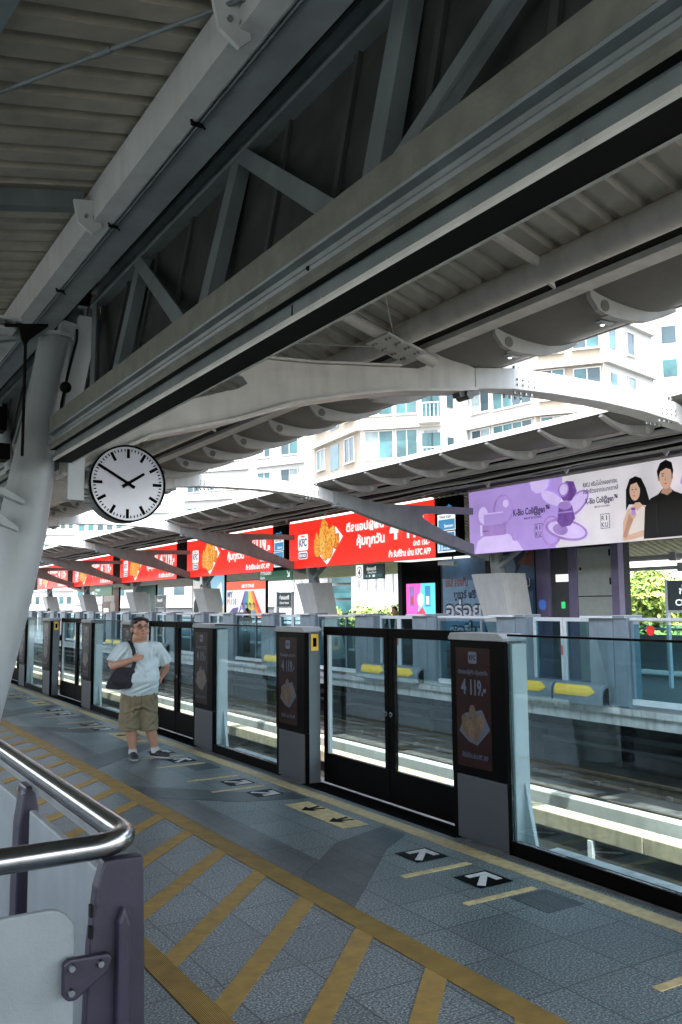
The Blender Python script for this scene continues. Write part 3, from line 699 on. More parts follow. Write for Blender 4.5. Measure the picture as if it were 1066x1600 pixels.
# ---- the big truss above the camera
PROF = [(1.811, 2.956), (1.675, 2.956), (1.67, 2.966), (1.672, 2.984), (1.689, 2.991), (1.689, 3.051), (1.644, 3.045), (1.648, 3.076), (1.631, 3.09), (1.625, 3.104), (1.631, 3.116), (1.66, 3.13), (1.67, 3.146), (1.662, 3.162), (1.63, 3.171), (1.625, 3.181), (1.636, 3.193), (1.636, 3.313), (1.814, 3.313), (1.823, 2.966), (1.823, 2.952), (1.811, 2.952)]  # truss, roof beam, left roof and bracing numbers already scaled down about the camera
PMT = {0: 'D', 1: 'W', 2: 'W', 3: 'W', 5: 'D', 6: 'B', 7: 'B', 16: 'B', 17: 'B', 14: 'L', 8: 'L', 9: 'L', 6: 'B', 19: 'W', 20: 'W', 21: 'W'}  # D strips paint in shade, W strips paint in light on the edges
def truss(ya, yb, bot, top, diags, label):
    t = thing('roof_truss', label, 'steel truss', (2.2, (ya + yb) / 2, 3.1), 'long steel trusses of the near canopy')
    m = MB()
    # boxed bottom chord, profile swept along the platform; white lip and rim stand for light, dark strips for shade
    n = len(PROF)
    for i in range(n):
        a, b = PROF[i], PROF[(i + 1) % n]
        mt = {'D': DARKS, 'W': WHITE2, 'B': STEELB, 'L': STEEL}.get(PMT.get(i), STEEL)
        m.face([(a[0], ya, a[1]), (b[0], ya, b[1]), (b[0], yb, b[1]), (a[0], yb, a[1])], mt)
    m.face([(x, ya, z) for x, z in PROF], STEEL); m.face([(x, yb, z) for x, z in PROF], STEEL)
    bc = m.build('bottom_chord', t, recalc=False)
    m = MB(BOLT); y = ya + .4
    while y < yb:
        m.box(1.674, y, 2.9845, 1.688, y + .010, 2.995); y += .45
    m.box(1.6865, ya + (yb - ya) * .62, 2.996, 1.6885, ya + (yb - ya) * .62 + .010, 3.04, DARKS); m.ball((1.627, 2.87, 3.104), .010, DARKS)
    m.build('seam_clip', bc, kind='stuff')
    m = MB(STEEL); m.box(1.944, ya, 4.262, 2.09, yb, 4.287); m.box(2.0, ya, 4.288, 2.025, yb, 4.39); m.box(1.944, ya, 4.391, 2.09, yb, 4.416); m.build('top_chord', t)
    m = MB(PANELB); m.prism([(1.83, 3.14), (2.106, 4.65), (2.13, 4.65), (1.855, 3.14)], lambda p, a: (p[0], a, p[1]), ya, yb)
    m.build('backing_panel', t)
    m = MB(mat('panel_rib', (.034, .037, .036), .6)); y = ya
    while y < yb:
        m.bar((1.818, y, 3.14), (2.094, y, 4.65), .04, .02, (1, 0, 0)); y += .65
    m.build('panel_rib', t, kind='stuff')
    for yb_, yt_ in bot:
        m = MB(STEEL)
        p0 = (1.717, yb_, 3.26); p1 = (1.968, yt_, 4.28)
        m.bar(p0, p1, .122, .016, (-1, 0, .25))
        m.bar(Vector(p0) + Vector((.03, .053, 0)), Vector(p1) + Vector((.03, .053, 0)), .014, .073, (-1, 0, .25)); m.bar(Vector(p0) + Vector((.03, -.053, 0)), Vector(p1) + Vector((.03, -.053, 0)), .014, .073, (-1, 0, .25))
        m.build('post', t)
    for (y_a, z_a), (y_b, z_b) in diags:
        m = MB(STEEL); xx = lambda z: 1.70 + (z - 3.26) * .25
        p0 = Vector((xx(z_a), y_a, z_a)); p1 = Vector((xx(z_b), y_b, z_b))
        m.bar(p0, p1, .09, .014, (-1, 0, .25)); n_ = (p1 - p0).normalized().cross(Vector((-1, 0, .25))).normalized()
        m.bar(p0 + n_ * .04 + Vector((.025, 0, 0)), p1 + n_ * .04 + Vector((.025, 0, 0)), .012, .06, (-1, 0, .25))
        m.build('diagonal', t)
    return t
truss(-3.0, 7.12, None, None, [], '') if 0 else None
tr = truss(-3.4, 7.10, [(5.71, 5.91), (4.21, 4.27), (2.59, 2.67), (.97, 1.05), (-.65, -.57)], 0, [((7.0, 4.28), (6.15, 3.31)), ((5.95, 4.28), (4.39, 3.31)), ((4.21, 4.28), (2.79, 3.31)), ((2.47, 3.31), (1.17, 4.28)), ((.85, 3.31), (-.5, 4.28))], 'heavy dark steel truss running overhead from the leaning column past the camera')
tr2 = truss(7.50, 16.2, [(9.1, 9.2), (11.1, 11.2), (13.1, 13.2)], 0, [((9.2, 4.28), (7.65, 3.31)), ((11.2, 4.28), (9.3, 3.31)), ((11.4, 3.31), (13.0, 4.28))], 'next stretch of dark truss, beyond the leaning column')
tr.pop('group', 0)
# ---- roof beam left of the truss with conduit
t = thing('roof_beam', 'pale steel beam with conduit clips along the ridge, upper left', 'roof beam', (2.0, 4, 4.9))
m = MB(WHITE); m.xz([(1.499, 4.52), (1.507, 4.287), (1.62, 4.279), (1.62, 4.299), (1.527, 4.307), (1.519, 4.52)], -4, 30); m.build('edge_angle', t)
m = MB(COLM); m.xz([(1.652, 4.291), (1.839, 4.287), (1.839, 4.408), (1.827, 4.408), (1.827, 4.303), (1.652, 4.307)], -4, 30); m.build('soffit_plate', t)
m = MB(STEEL)
for q in (0, .022): m.tube([(1.627 + q, -4, 4.283), (1.627 + q, 30, 4.283)], .0095, 10)
cd = m.build('conduit', t, smooth=True)
m = MB(DARKS)
for y in (4.01, 5.43, 6.8, 8.18, 2.35):
    m.box(1.596, y, 4.258, 1.656, y + .025, 4.27); m.tube([(1.60, y + .012, 4.27), (1.584, y + .012, 4.31), (1.608, y + .025, 4.335)], .008, 8); m.tube([(1.644, y + .012, 4.27), (1.656, y - .025, 4.23)], .006, 6)
m.build('clip', cd)
m = MB(WHITE)
for y in (5.49, 3.26, 8.75):
    m.prism([(1.377, 4.408), (1.547, 4.432), (1.563, 4.254), (1.507, 4.198), (1.409, 4.262)], lambda p, a: (p[0], a, p[1]), y - .01, y + .012)
g_ = m.build('gusset', t)
m = MB(BOLT)
for y in (5.49, 3.26):
    for u, v in ((1.458, 4.31), (1.515, 4.31)): m.cyl((u, y - .011, v), (0, -1, 0), .013, .016, 8)
m.build('bolt', g_)
# rafters and bracing under the left roof
for y, lb in ((5.6, 'grey rafter under the ribbed roof meeting the bolted gusset, upper left'), (16.2, 'far grey rafter beyond the leaning column under the roof')):
    t = thing('roof_rafter', lb, 'rafter', (0, y, 5))
    m = MB(STEEL); zz = lambda x: 4.62 + (x - 1.863) * .2018
    m.prism([(1.46, zz(1.46) - .03), (-3.2, zz(-3.2) - .03), (-3.2, zz(-3.2) - .14), (1.46, zz(1.46) - .14)], lambda p, a: (p[0], a, p[1]), y - .05, y + .05); m.build('web', t)
t = thing('bracing_rod', 'thin diagonal tie rod below the ribbed roof, upper left', 'tie rod', (1.3, 4.7, 5))
m = MB(STEEL); m.tube([(1.507, 3.175, 4.384), (.713, 4.325, 4.311), (-.486, 6.075, 4.084)], .0115, 10); m.build('rod', t, smooth=True)
m = MB(STEEL); m.cyl((1.10, 3.765, 4.347), (-.98, 1.42, -.09), .016, .10, 10); m.build('turnbuckle', t, smooth=True)
t = thing('roof_purlin', 'dark slanting purlin in the upper left corner under the roof', 'purlin', (.8, 4.8, 5))
m = MB(STEEL); m.bar((.672, 2.92, 4.31), (.446, 5.18, 4.31), .08, .08); m.build('bar', t)
# short braces between the truss and the gutter tube with bolted plates
def brace(y, label):
    t = thing('eave_brace', label, 'brace', (5, y, 4.5), 'plated braces beside the gutter tube')
    m = MB(WHITE2); m.tube([(3.55, y + .1, 4.86), (4.5, y + .02, 4.63), (5.55, y, 4.32)], .062, 14); m.build('strut', t, smooth=True)
    m = MB(PSDL); d = Vector((1.05, -.02, -.31)).normalized()
    c = Vector((5.06, y, 4.40)); m.prism([(-.24, -.20), (.24, -.20), (.24, .20), (-.24, .20)], lambda p, a: tuple(c + d * p[0] + Vector((0, 1, 0)) * p[1] + Vector((.28, 0, .96)) * a), -.01, .01, WHITE); pl = m.build('splice_plate', t)
    m = MB(BOLT)
    for i in (-.18, -.06, .06, .18):
        for j in (-.15, -.09, .09, .15): m.cyl(tuple(c + d * i + Vector((0, j, 0)) + Vector((-.28, 0, -.96)) * .01), (-.28, 0, -.96), .015, .014, 8)
    m.build('bolt', pl, kind='stuff')
    m = MB(WHITE2); m.tube([(5.06, y, 4.42), (4.55, y - .5, 4.85)], .007, 6); m.tube([(5.0, y + .1, 4.42), (3.9, y + 1.2, 4.62)], .007, 6); m.build('tie_wire', t)
    return t
brace(7.12, 'bolted splice plate and brace at the nearest arch under the corrugated eave')
brace(16.55, 'bolted splice plate and brace at the second arch, above the clock')
def knee(y, label):
    t = thing('eave_knee', label, 'bracket', (5, y, 4.5), 'small knee brackets on the gutter tube')
    m = MB(WHITE2); m.bar((4.2, y, 4.78), (5.08, y, 4.52), .05, .06); m.xz([(4.92, 4.56), (5.12, 4.50), (5.16, 4.36), (5.02, 4.42)], y - .012, y + .012); m.build('arm', t)
    m = MB(BOLT)
    for x, z in ((5.06, 4.46), (5.04, 4.50)): m.cyl((x, y - .013, z), (0, -1, 0), .012, .012, 8)
    m.build('bolt', t)
knee(5.0, 'small knee bracket on the gutter tube, right of the bolted splice plate')
knee(11.9, 'small knee bracket on the gutter tube, above the clock')
t = thing('eave_lamp', 'x', 'lamp', (6.3, 6.7, 4.54), 'small lamps on the near eave soffit')
m = MB(OPPL); m.box(6.16, 6.67, 4.376, 6.34, 6.73, 4.386); m.cyl((6.22, 6.7, 4.376), (0, 0, -1), .03, .02, 14); m.build('housing', t)
m = MB(lit('lamp_white', (.9, .9, .85), 1.5)); m.cyl((6.22, 6.7, 4.355), (0, 0, -1), .018, .006, 12); m.build('lens', t)
t['label'] = 'tiny eave lamp above the nearest arch'
dup(t, (0, -1.25, 0), 'tiny eave lamp nearest the right frame edge'); dup(t, (0, 3.6, 0), 'tiny eave lamp below the nearest arch')
# ---- clock
t = thing('platform_clock', 'round white station clock with black bars showing ten to two', 'clock', (2.29, 7.19, 2.82))
cx, cy, cz, R = 2.29, 7.11, 2.82, .325
m = MB(mat('clock_case', (.20, .22, .22), .35, .4)); m.cyl((cx, cy + .005, cz), (0, 1, 0), R, .17, 56); m.build('case', t, smooth=True, bevel=.012)
m = MB(BLACK)
for i in range(56):
    a, b = 2 * math.pi * i / 56, 2 * math.pi * (i + 1) / 56
    q = [(R * 1.0, cy + .012), (R * 1.0, cy - .012), (R * .955, cy - .012), (R * .955, cy + .004)]
    for k in range(4):
        (r0, y_0), (r1, y_1) = q[k], q[(k + 1) % 4]
        m.face([(cx + r0 * math.cos(a), y_0, cz + r0 * math.sin(a)), (cx + r1 * math.cos(a), y_1, cz + r1 * math.sin(a)), (cx + r1 * math.cos(b), y_1, cz + r1 * math.sin(b)), (cx + r0 * math.cos(b), y_0, cz + r0 * math.sin(b))])
m.build('rim', t, smooth=True)
dial_m = mat('clock_dial', (.44, .445, .49), .12, var=.03, spec=.7)
m = MB(dial_m); m.cyl((cx, cy, cz), (0, 1, 0), R * .957, .004, 56); dl = m.build('dial', t)
m = MB(BLACK)
for i in range(60):
    a = math.radians(i * 6); r0, r1, w = (R * .66, R * .90, .013) if i % 5 == 0 else (R * .83, R * .90, .005)
    s_, c_ = math.sin(a), math.cos(a)
    m.face([(cx + r * s_ + w * e * c_, cy - .0015, cz + r * c_ - w * e * s_) for r, e in ((r0, -1), (r0, 1), (r1, 1), (r1, -1))])
m.build('minute_bar', dl, recalc=False, kind='stuff')
def hand(name, ang, tail, ln, w, dy):
    a = math.radians(ang); s_, c_ = math.sin(a), math.cos(a); m = MB(BLACK)
    m.prism([(-w, -tail), (w, -tail), (w * .8, ln - .01), (0, ln), (-w * .8, ln - .01)], lambda p, b: (cx + p[1] * s_ + p[0] * c_, cy - b, cz + p[1] * c_ - p[0] * s_), dy, dy + .003); m.build(name, t)
hand('hour_hand', 57, .055, .17, .014, .004); hand('minute_hand', 300, .065, .285, .013, .008)
m = MB(BLACK); m.cyl((cx, cy - .003, cz), (0, -1, 0), .02, .011, 16); m.build('hub', t)
for z in (2.93, 2.74, 2.67):
    m = MB(COLM); m.cyl((1.94, 7.19, z), (1, 0, 0), .028, .10, 14); m.build('mount_tube', t, smooth=True)
m = MB(COLM); m.cyl((cx + R - .002, 7.19, cz - .03), (1, 0, 0), .016, .07, 12); m.build('lug', t, smooth=True)
# ================================================================== screens of the opposite platform
ODC = [12.0 + 5.35 * k for k in range(-1, 11)]
def opp_post(yc):
    t = thing('screen_door_post', 'x', 'screen post', (12.1, yc, 0), 'blue-grey screen posts of the opposite platform')
    a, b = yc - .43, yc + .43
    m = MB(OPP); m.box(12.10, a, .0, 12.42, b, 1.52); m.build('housing', t, bevel=.01)
    m = MB(OPP); m.box(12.085, a + .30, .33, 12.0995, b - .02, 1.50); m.box(12.085, a + .02, .02, 12.0995, a + .28, 1.50); m.build('panel', t, bevel=.004)
    m = MB(OPPL); m.box(12.0, a + .28, 1.521, 12.5, b + .12, 1.56); m.box(12.06, a, 1.521, 12.5, a + .279, 1.575, OPP); m.build('cap', t, bevel=.006)
    return t
ops = None
PL = ['just below the right half of the purple billboard', 'in front of the white clad column', 'between white clad column and person in black', 'to the left of the person in black', 'below the first red billboard', 'left of the black station name board', 'right of the rainbow poster', 'left of the rainbow poster']
n = 0
for c in ODC[1:10]:
    for s in (-1, 1):
        y = c + s * 1.23
        if ops is None: t = ops = opp_post(y)
        else: t = dup(ops, (0, y - ops.location.y, 0))
        t['label'] = 'blue-grey post of the opposite platform screens, %s' % (PL[n] if n < len(PL) else '%s from the right end' % ORD[n]); n += 1
og = None; n = 0
for c in ODC[0:10]:
    lo, hi = c + 1.66, c + 5.35 - 1.66
    if og is None:
        t = thing('glass_screen', 'x', 'glass screen', (12.2, (lo + hi) / 2, 0), 'fixed glass screens of the opposite platform'); og = t
        m = MB(GLASS2); m.box(12.19, lo + .03, .16, 12.2, hi - .03, 1.42); m.build('pane', t)
        m = MB(OPPL); m.tube([(12.2, lo, 1.50), (12.2, hi, 1.50)], .032, 10); m.box(12.16, lo + .002, .06, 12.24, hi - .002, .155); m.build('rail', t)
        m = MB(OPP)
        for yy in (lo + .04, (lo + hi) / 2 - .45, hi - .04): m.box(12.17, yy - .025, .156, 12.23, yy + .025, 1.47)
        m.build('upright', t)
    else: t = dup(og, (0, (lo + hi) / 2 - og.location.y, 0))
    t['label'] = 'teal glass screen of the opposite platform, %s from the right' % ORD[n]; n += 1
pr = None; n = 0
for c in ODC[1:9]:
    for h in (-1, 1):
        lo, hi = (c - .80, c - .01) if h < 0 else (c + .01, c + .80)
        if pr is None:
            t = thing('sliding_door', 'x', 'platform door', (12.3, (lo + hi) / 2, 0), 'sliding glass doors of the opposite platform'); pr = t
            m = MB(OPPL); m.box(12.28, lo, .02, 12.33, hi, .33); m.box(12.28, lo, 1.45, 12.33, hi, 1.52); m.box(12.28, lo, .331, 12.33, lo + .06, 1.449); m.box(12.28, hi - .06, .331, 12.33, hi, 1.449); m.build('frame', t)
            m = MB(GLASS2); m.box(12.30, lo + .061, .331, 12.31, hi - .061, 1.449); m.build('pane', t)
            m = MB(mat('red_label', (.55, .06, .05), .5)); m.box(12.272, lo + .01, .82, 12.2795, lo + .05, 1.0); m.build('warning_label', t)
        else: t = dup(pr, (0, (lo + hi) / 2 - pr.location.y, 0))
        t['label'] = 'pale framed glass door leaf of the opposite platform, %s from the right' % ORD[n]; n += 1
gp = None; n = 0
for c in ODC[1:9]:
    for h in (-1, 1):
        lo, hi = (c - 1.2, c - .06) if h < 0 else (c - .04, c + 1.16)
        if gp is None:
            t = thing('gap_filler', 'x', 'gap filler', (12.0, (lo + hi) / 2, 0), 'rounded kick covers below the opposite doors'); gp = t
            m = MB(OPP)
            prf = [(12.26, .0), (11.90, .0), (11.90, .20), (11.92, .28), (11.97, .335), (12.04, .36), (12.26, .36)]
            m.xz(prf, lo, hi); m.build('body', t, bevel=.008)
            m = MB(BLACK); m.xz([(12.24, .02), (11.95, .02), (11.95, .19), (11.97, .25), (12.01, .29), (12.06, .31), (12.24, .31)], lo - .003, lo - .001); m.build('end_opening', t)
            m = MB(YARR)
            q = [(11.890, .15), (11.890, .205), (11.911, .287), (11.950, .332)]
            a_, b_ = lo + .30, hi - .04
            for (xa, za), (xb, zb) in zip(q, q[1:]):
                za2 = max(za, .13); 
                m.face([(xa, a_, za), (xa, b_, za), (xb, b_, zb), (xb, a_, zb)])
            m.face([(11.890, a_, .15), (11.890, a_, .205), (11.897, a_ - .18, .235)]); m.face([(11.890, a_, .205), (11.911, a_, .287), (11.897, a_ - .18, .235)])
            m.face([(11.911, a_, .287), (11.950, a_, .332), (11.897, a_ - .18, .235)])
            m.build('arrow_marking', t, recalc=False)
        else: t = dup(gp, (0, (lo + hi) / 2 - gp.location.y, 0))
        t['label'] = 'rounded grey door kick cover with yellow arrow, %s from the right' % ORD[n]; n += 1
m = MB(mat('red_sticker', (.75, .03, .02), .5)); m.cyl((12.186, 9.92, 1.32), (-1, 0, 0), .085, .003, 28); o = m.build('round_sticker'); o['label'] = 'bright red round sticker on the opposite glass at the right edge'; o['category'] = 'sticker'
# back rail of the opposite platform
t = thing('back_railing', 'grey panelled railing along the back of the opposite platform', 'railing', (18.4, 30, 0))
m = MB(OPPL); m.tube([(18.4, 2, 1.12), (18.4, Y1, 1.12)], .03, 10); m.build('handrail', t)
m = MB(mat('rail_panel', (.33, .37, .38), .4, var=.1)); y = 2
while y < Y1: m.box(18.38, y + .03, .12, 18.41, y + 1.47, .98); y += 1.5
m.build('panel', t, kind='stuff')

# ================================================================== under the opposite canopy: beams, pipes, cables
t = thing('lighting_beam', 'dark beam running above the billboards of the opposite platform', 'beam', (12.6, 30, 4.5))
m = MB(DARKS); m.box(12.55, 5, 4.38, 12.85, 66, 4.62); m.build('beam', t)
m = MB(DARKS)
for i in range(26): m.box(12.68, 6 + i * 2.3, 4.62, 12.72, 6.04 + i * 2.3, 5.1)
m.build('hanger', t, kind='stuff')
m = MB(WHITE)
for i in range(26): m.prism([(-.09, 0), (.09, 0), (0, -.12)], lambda p, a: (12.5 + a, 7.4 + i * 2.3 + p[0], 4.40 + p[1]), 0, .04)
m.build('lamp_bracket', t, kind='stuff')
PI_ = [(10.75, 4.33, .022, PSDL), (10.95, 4.40, .03, DARKS), (11.2, 4.36, .02, PSDL), (11.5, 4.42, .045, DARKS), (11.8, 4.37, .028, COLM), (12.1, 4.42, .05, DARKS), (12.3, 4.33, .02, PSDL), (11.35, 4.52, .05, DARKS), (11.05, 4.30, .016, WHITE), (11.65, 4.31, .018, WHITE), (12.0, 4.30, .016, WHITE), (12.2, 4.48, .03, COLM)]
pn = ['thin pale pipe nearest the opposite eave fins', 'dark cable run behind the opposite eave fins', 'second thin pale pipe under the opposite canopy', 'thick dark cable tray under the opposite canopy', 'grey pipe in the middle of the opposite pipe run', 'thick dark pipe next to the lighting beam', 'thin pale conduit next to the lighting beam', 'upper dark cable run under the opposite canopy', 'first white conduit from the opposite eave fins', 'second white conduit from the opposite eave fins', 'third white conduit, close to the lighting beam', 'grey pipe just above the third white conduit']
for (x, z, r, mt), lb in zip(PI_, pn):
    m = MB(mt); pts = [(x + .02 * math.sin(i * 1.7 + x), 5 + i * 1.5, z + .018 * math.sin(i * 2.3 + x * 3)) for i in range(41)]
    m.tube(pts, r, 8); o = m.build('service_pipe', smooth=True); o['label'] = lb; o['category'] = 'pipe'; o['group'] = 'pipes and cables under the opposite canopy'
# secondary rafters
rf = None
for i in range(26):
    if rf is None:
        m = MB(DARKS); m.prism([(10.9, 4.62), (13.9, 5.2), (13.9, 5.06), (10.9, 4.50)], lambda p, a: (p[0], a, p[1]), 6.6, 6.68); rf = o = m.build('canopy_rafter'); o['group'] = 'dark rafters under the opposite canopy'; o['category'] = 'rafter'
    else: o = rf.copy(); COL.objects.link(o); o.location.y += 2.3 * i
    o['label'] = 'dark rafter under the opposite canopy above the pipes, one of a row'

# ================================================================== billboards
RED = lit('led_red', (.70, .022, .013), .55, var=.05)
REDD = lit('led_red_deep', (.34, .012, .01), .5, var=.2)
LW = lit('led_white', (.82, .82, .80), .5)
LNAVY = lit('led_navy', (.02, .05, .16), .4)
LBLUE = lit('led_blue', (.05, .22, .42), .5)
CHK = [lit('led_fried_a', (.72, .27, .035), .45, var=.5, scale=16), lit('led_fried_b', (.55, .16, .018), .45, var=.6, scale=20), lit('led_fried_c', (.82, .40, .08), .45, var=.45, scale=22)]
CHD = lit('led_fried_dark', (.20, .05, .008), .35, var=.4, scale=20)
def chicken(a, u, v, k):
    a.poly([(u + .28 * k, v + .22 * k), (u - .02 * k, v + .66 * k), (u + .34 * k, v + .82 * k), (u + 1.22 * k, v + .98 * k), (u + 1.60 * k, v + .68 * k), (u + 1.02 * k, v + .16 * k), (u + .72 * k, v - .08 * k)], LW)
    for i in range(4): a.poly([(u + (.42 + .09 * i) * k, v + (.14 - .03 * i if i < 2 else .06 + .02 * (i - 2)) * k), (u + (.46 + .09 * i) * k, v + (.14 - .03 * i if i < 2 else .06 + .02 * (i - 2)) * k), (u + (.47 + .085 * i) * k, v + .3 * k), (u + (.43 + .085 * i) * k, v + .3 * k)], REDD, i == 3)
    def drum(x, y, ln, r, ang, c, sd):
        rnd = random.Random(sd); pts = []
        for i in range(40):
            q = 2 * math.pi * i / 40; s_ = .5 + .5 * math.cos(q); w = r * (.45 + .75 * (1 - s_) ** .8) * (1 + .16 * (rnd.random() - .5))
            px, py = math.sin(q) * w, (s_ - .5) * ln * (1 + .05 * (rnd.random() - .5)); pts.append((u + k * (x + px * math.cos(ang) - py * math.sin(ang)), v + k * (y + px * math.sin(ang) + py * math.cos(ang))))
        cu, cv = u + k * x, v + k * y
        a.poly([(cu + (p - cu) * 1.09, cv + (q_ - cv) * 1.05) for p, q_ in pts], CHD); a.poly(pts, CHK[c])
        for i in range(26):
            q = rnd.random() * 6.28; e = rnd.random() ** .5; px, py = math.cos(q) * r * .85 * e, (math.sin(q) * .42 * e - .06) * ln
            a.ell(u + k * (x + px * math.cos(ang) - py * math.sin(ang)), v + k * (y + px * math.sin(ang) + py * math.cos(ang)), k * r * (.08 + .12 * rnd.random()), k * r * (.06 + .10 * rnd.random()), CHK[rnd.choice((0, 1, 2, 2, 1))], rnd.random() * 3, 8, .3, i); a.k -= 1
        a.k += 1
    drum(1.24, .58, .46, .19, -.55, 1, 9); drum(.60, .98, .58, .27, .25, 0, 4); drum(1.00, .72, .66, .27, -.45, 2, 3); drum(.22, .52, .72, .22, .10, 0, 1); drum(.56, .54, .98, .23, .30, 2, 2); drum(.92, .38, .56, .21, -.25, 0, 6)
def red_board(yl, label):
    W_, Hh = 9.0, 1.52
    t = thing('billboard', label, 'billboard', (13.9, yl, 2.98), 'red fried-chicken billboards over the opposite platform')
    m = MB(BLACK); m.box(13.905, yl - W_, 2.98, 14.02, yl, 2.98 + Hh); m.build('case', t)
    m = MB(lit('sky_glow', (.9, .92, .9), 1.6)); m.box(13.88, yl - W_ + 1.2, 2.98 + Hh + .005, 13.98, yl - .1, 2.98 + Hh + .05); m.build('sky_strip', t)  # glowing strip added in place of the bright sky above the board
    a = Art((13.904, yl, 2.98), (0, -1, 0), (0, 0, 1))
    a.rect(0, 0, 7.95, Hh, RED)
    # thin red upright line between logo and food
    a.rect(1.42, .06, 1.435, 1.46, lit('led_red_line', (.68, .03, .02), .5))
    a.rrect(.62, .58, 1.28, 1.10, .06, LW); a.rrect(.66, .30, 1.24, .54, .05, LW); a.rrect(.69, .32, 1.21, .50, .04, LNAVY)
    a.text('KFC', .70, .72, .24, LNAVY, w=.50, off=.035, slant=.08); a.rect(.82, 1.01, 1.08, 1.05, RED)
    a.text('REWARDS', .73, .365, .10, LW, w=.44, off=.03)
    chicken(a, 1.72, .14, 1.08)
    a.text('ดีลแอปผู้พัน', 3.72, .98, .23, LW, w=2.0, off=.042)
    a.text('คุ้มทุกวัน', 4.30, .55, .25, LW, w=1.45, off=.042)
    a.text('4', 6.0, .62, .58, LW, w=.42, off=.05); a.text('ชิ้น', 6.48, 1.02, .16, LW, w=.24, off=.04)
    a.text('119.-', 6.82, .62, .62, LW, w=1.06, off=.05)
    a.text('ปกติ 156.-', 7.1, .36, .13, LW, w=.72, off=.035)
    a.text('สั่ง รับที่ร้าน ผ่าน KFC APP', 5.95, .11, .16, LW, w=1.92, off=.035)
    a.build('printed_design', t)
    return t
BL = ['first red billboard from the right, beside the train time display', 'second red billboard from the right', 'third red billboard from the right, left of the second white column', 'fourth red billboard from the right', 'fifth red billboard, next to the leaning column', 'farthest red billboard, mostly hidden by the leaning column']
rb = red_board(25.9, BL[0])
for i in range(1, 6): dup(rb, (0, 9.15 * i, 0), BL[i])
# train time display in each board's black end
def info(yl, label):
    t = thing('train_display', label, 'display', (13.9, yl, 3.1), 'train time displays beside the red billboards')
    m = MB(BLACK); m.box(13.86, yl - .95, 3.05, 13.90, yl, 4.42); m.build('case', t)
    a = Art((13.859, yl - .06, 3.06), (0, -1, 0), (0, 0, 1))
    a.text('บางหว้า', .1, 1.12, .1, LBLUE, w=.5, off=.03)
    a.rect(.02, .58, .74, 1.0, LW); a.rect(.06, .60, .72, .86, LBLUE); a.text('Next train', .12, .90, .07, LNAVY, w=.45, off=.02)
    a.text('Samrong', .3, .66, .08, LW, w=.36, off=.02)
    a.rect(.02, .03, .74, .55, LW); a.rect(.06, .32, .72, .53, LBLUE); a.rect(.06, .06, .72, .28, LBLUE)
    a.text('6', .1, .36, .13, LW, off=.03); a.text('min', .22, .36, .06, LW, off=.02); a.text('11', .1, .09, .14, LW, off=.03); a.text('min Bang Wa', .28, .10, .06, LW, w=.38, off=.02)
    a.build('screen', t)
    return t
i0 = info(17.86, 'blue and white next train display between red and purple billboards')
dup(i0, (0, 9.15, 0), 'dark train display end between the first and second red billboards')
# the purple billboard
PU = lit('print_lilac', (.27, .19, .45), .55, var=.10, scale=1.2); PUL = lit('print_lilac_pale', (.42, .34, .58), .55, var=.06)
PUD = lit('print_violet', (.11, .05, .22), .5, var=.3, scale=5); PUM = lit('print_mauve', (.24, .15, .38), .5, var=.2, scale=4)
GRY = lit('print_pearl', (.40, .385, .41), .6, var=.14, scale=.8); SK = lit('print_skin', (.42, .27, .20), .5, var=.06); SKD = lit('print_skin_shade', (.30, .17, .12), .5, var=.05)
PBK = mat('print_black', (.003, .0027, .003), .4); PIV = lit('print_ivory', (.46, .43, .40), .5, var=.05); PTX = lit('print_ink', (.035, .025, .07), .4)
PLIP = lit('print_lip', (.50, .06, .07), .5)
yl = 16.55; Wp = 9.0; Hp = 1.52
t = thing('billboard', 'purple and grey cosmetics billboard with a woman and a man, right side', 'billboard', (13.88, yl, 2.98))
m = MB(BLACK); m.box(13.885, yl - Wp, 2.98, 14.02, yl, 4.50); m.build('case', t)
m = MB(WHITE); m.box(13.86, yl - Wp, 4.505, 13.98, yl, 4.56); m.build('sky_strip', t)  # white strip standing in for bright sky over this board
a = Art((13.884, yl, 2.98), (0, -1, 0), (0, 0, 1))
a.rect(0, 0, Wp, Hp, GRY)
a.poly([(0, 0), (2.85, 0), (3.0, .5), (3.12, 1.52), (0, 1.52)], PU)
a.ell(1.0, .0, 1.15, .48, PUL, 0) if 0 else a.poly([(.18, .01), (.3, .3), (.55, .42), (1.0, .46), (1.4, .40), (1.7, .2), (1.85, .01)], PUL)
a.ell(.52, .92, .17, .2, PUL); a.ell(1.22, .98, .34, .36, PUM); a.ell(1.25, 1.0, .29, .31, PU); a.ell(1.33, 1.12, .10, .09, PUL)
a.rrect(.42, .40, 1.32, .70, .05, PUM); a.rrect(.50, .66, 1.24, .95, .04, PU); a.rect(.42, .42, .50, .68, PUL); a.rect(.5, .70, .56, .93, PUL); a.rect(.5, .92, 1.24, .945, PUL); a.rect(.5, .52, .7, .535, PTX)
a.ell(1.63, .36, .11, .13, PUM); a.ell(1.63, .37, .085, .10, PU); a.ell(2.5, 1.47, .26, .17, PUL) if 0 else a.poly([(2.16, 1.515), (2.2, 1.34), (2.35, 1.24), (2.55, 1.24), (2.7, 1.34), (2.76, 1.515)], PUL)
a.text('K-Bio Coll@gen™', 1.60, .80, .15, PTX, w=1.15, off=.03); a.text('MADE IN KOREA', 1.95, .69, .045, PTX, w=.55, off=.015)
def riku(u, v):
    a.rect(u, v, u + .24, v + .3, PTX); a.rect(u + .012, v + .012, u + .228, v + .288, PU if u < 3 else GRY)
    for ch, x, y in (('R', .035, .165), ('I', .155, .165), ('K', .035, .03), ('U', .13, .03)): a.text(ch, u + x, v + y, .10, PTX, w=.025 if ch == 'I' else .075, off=.015)
riku(2.28, .26)
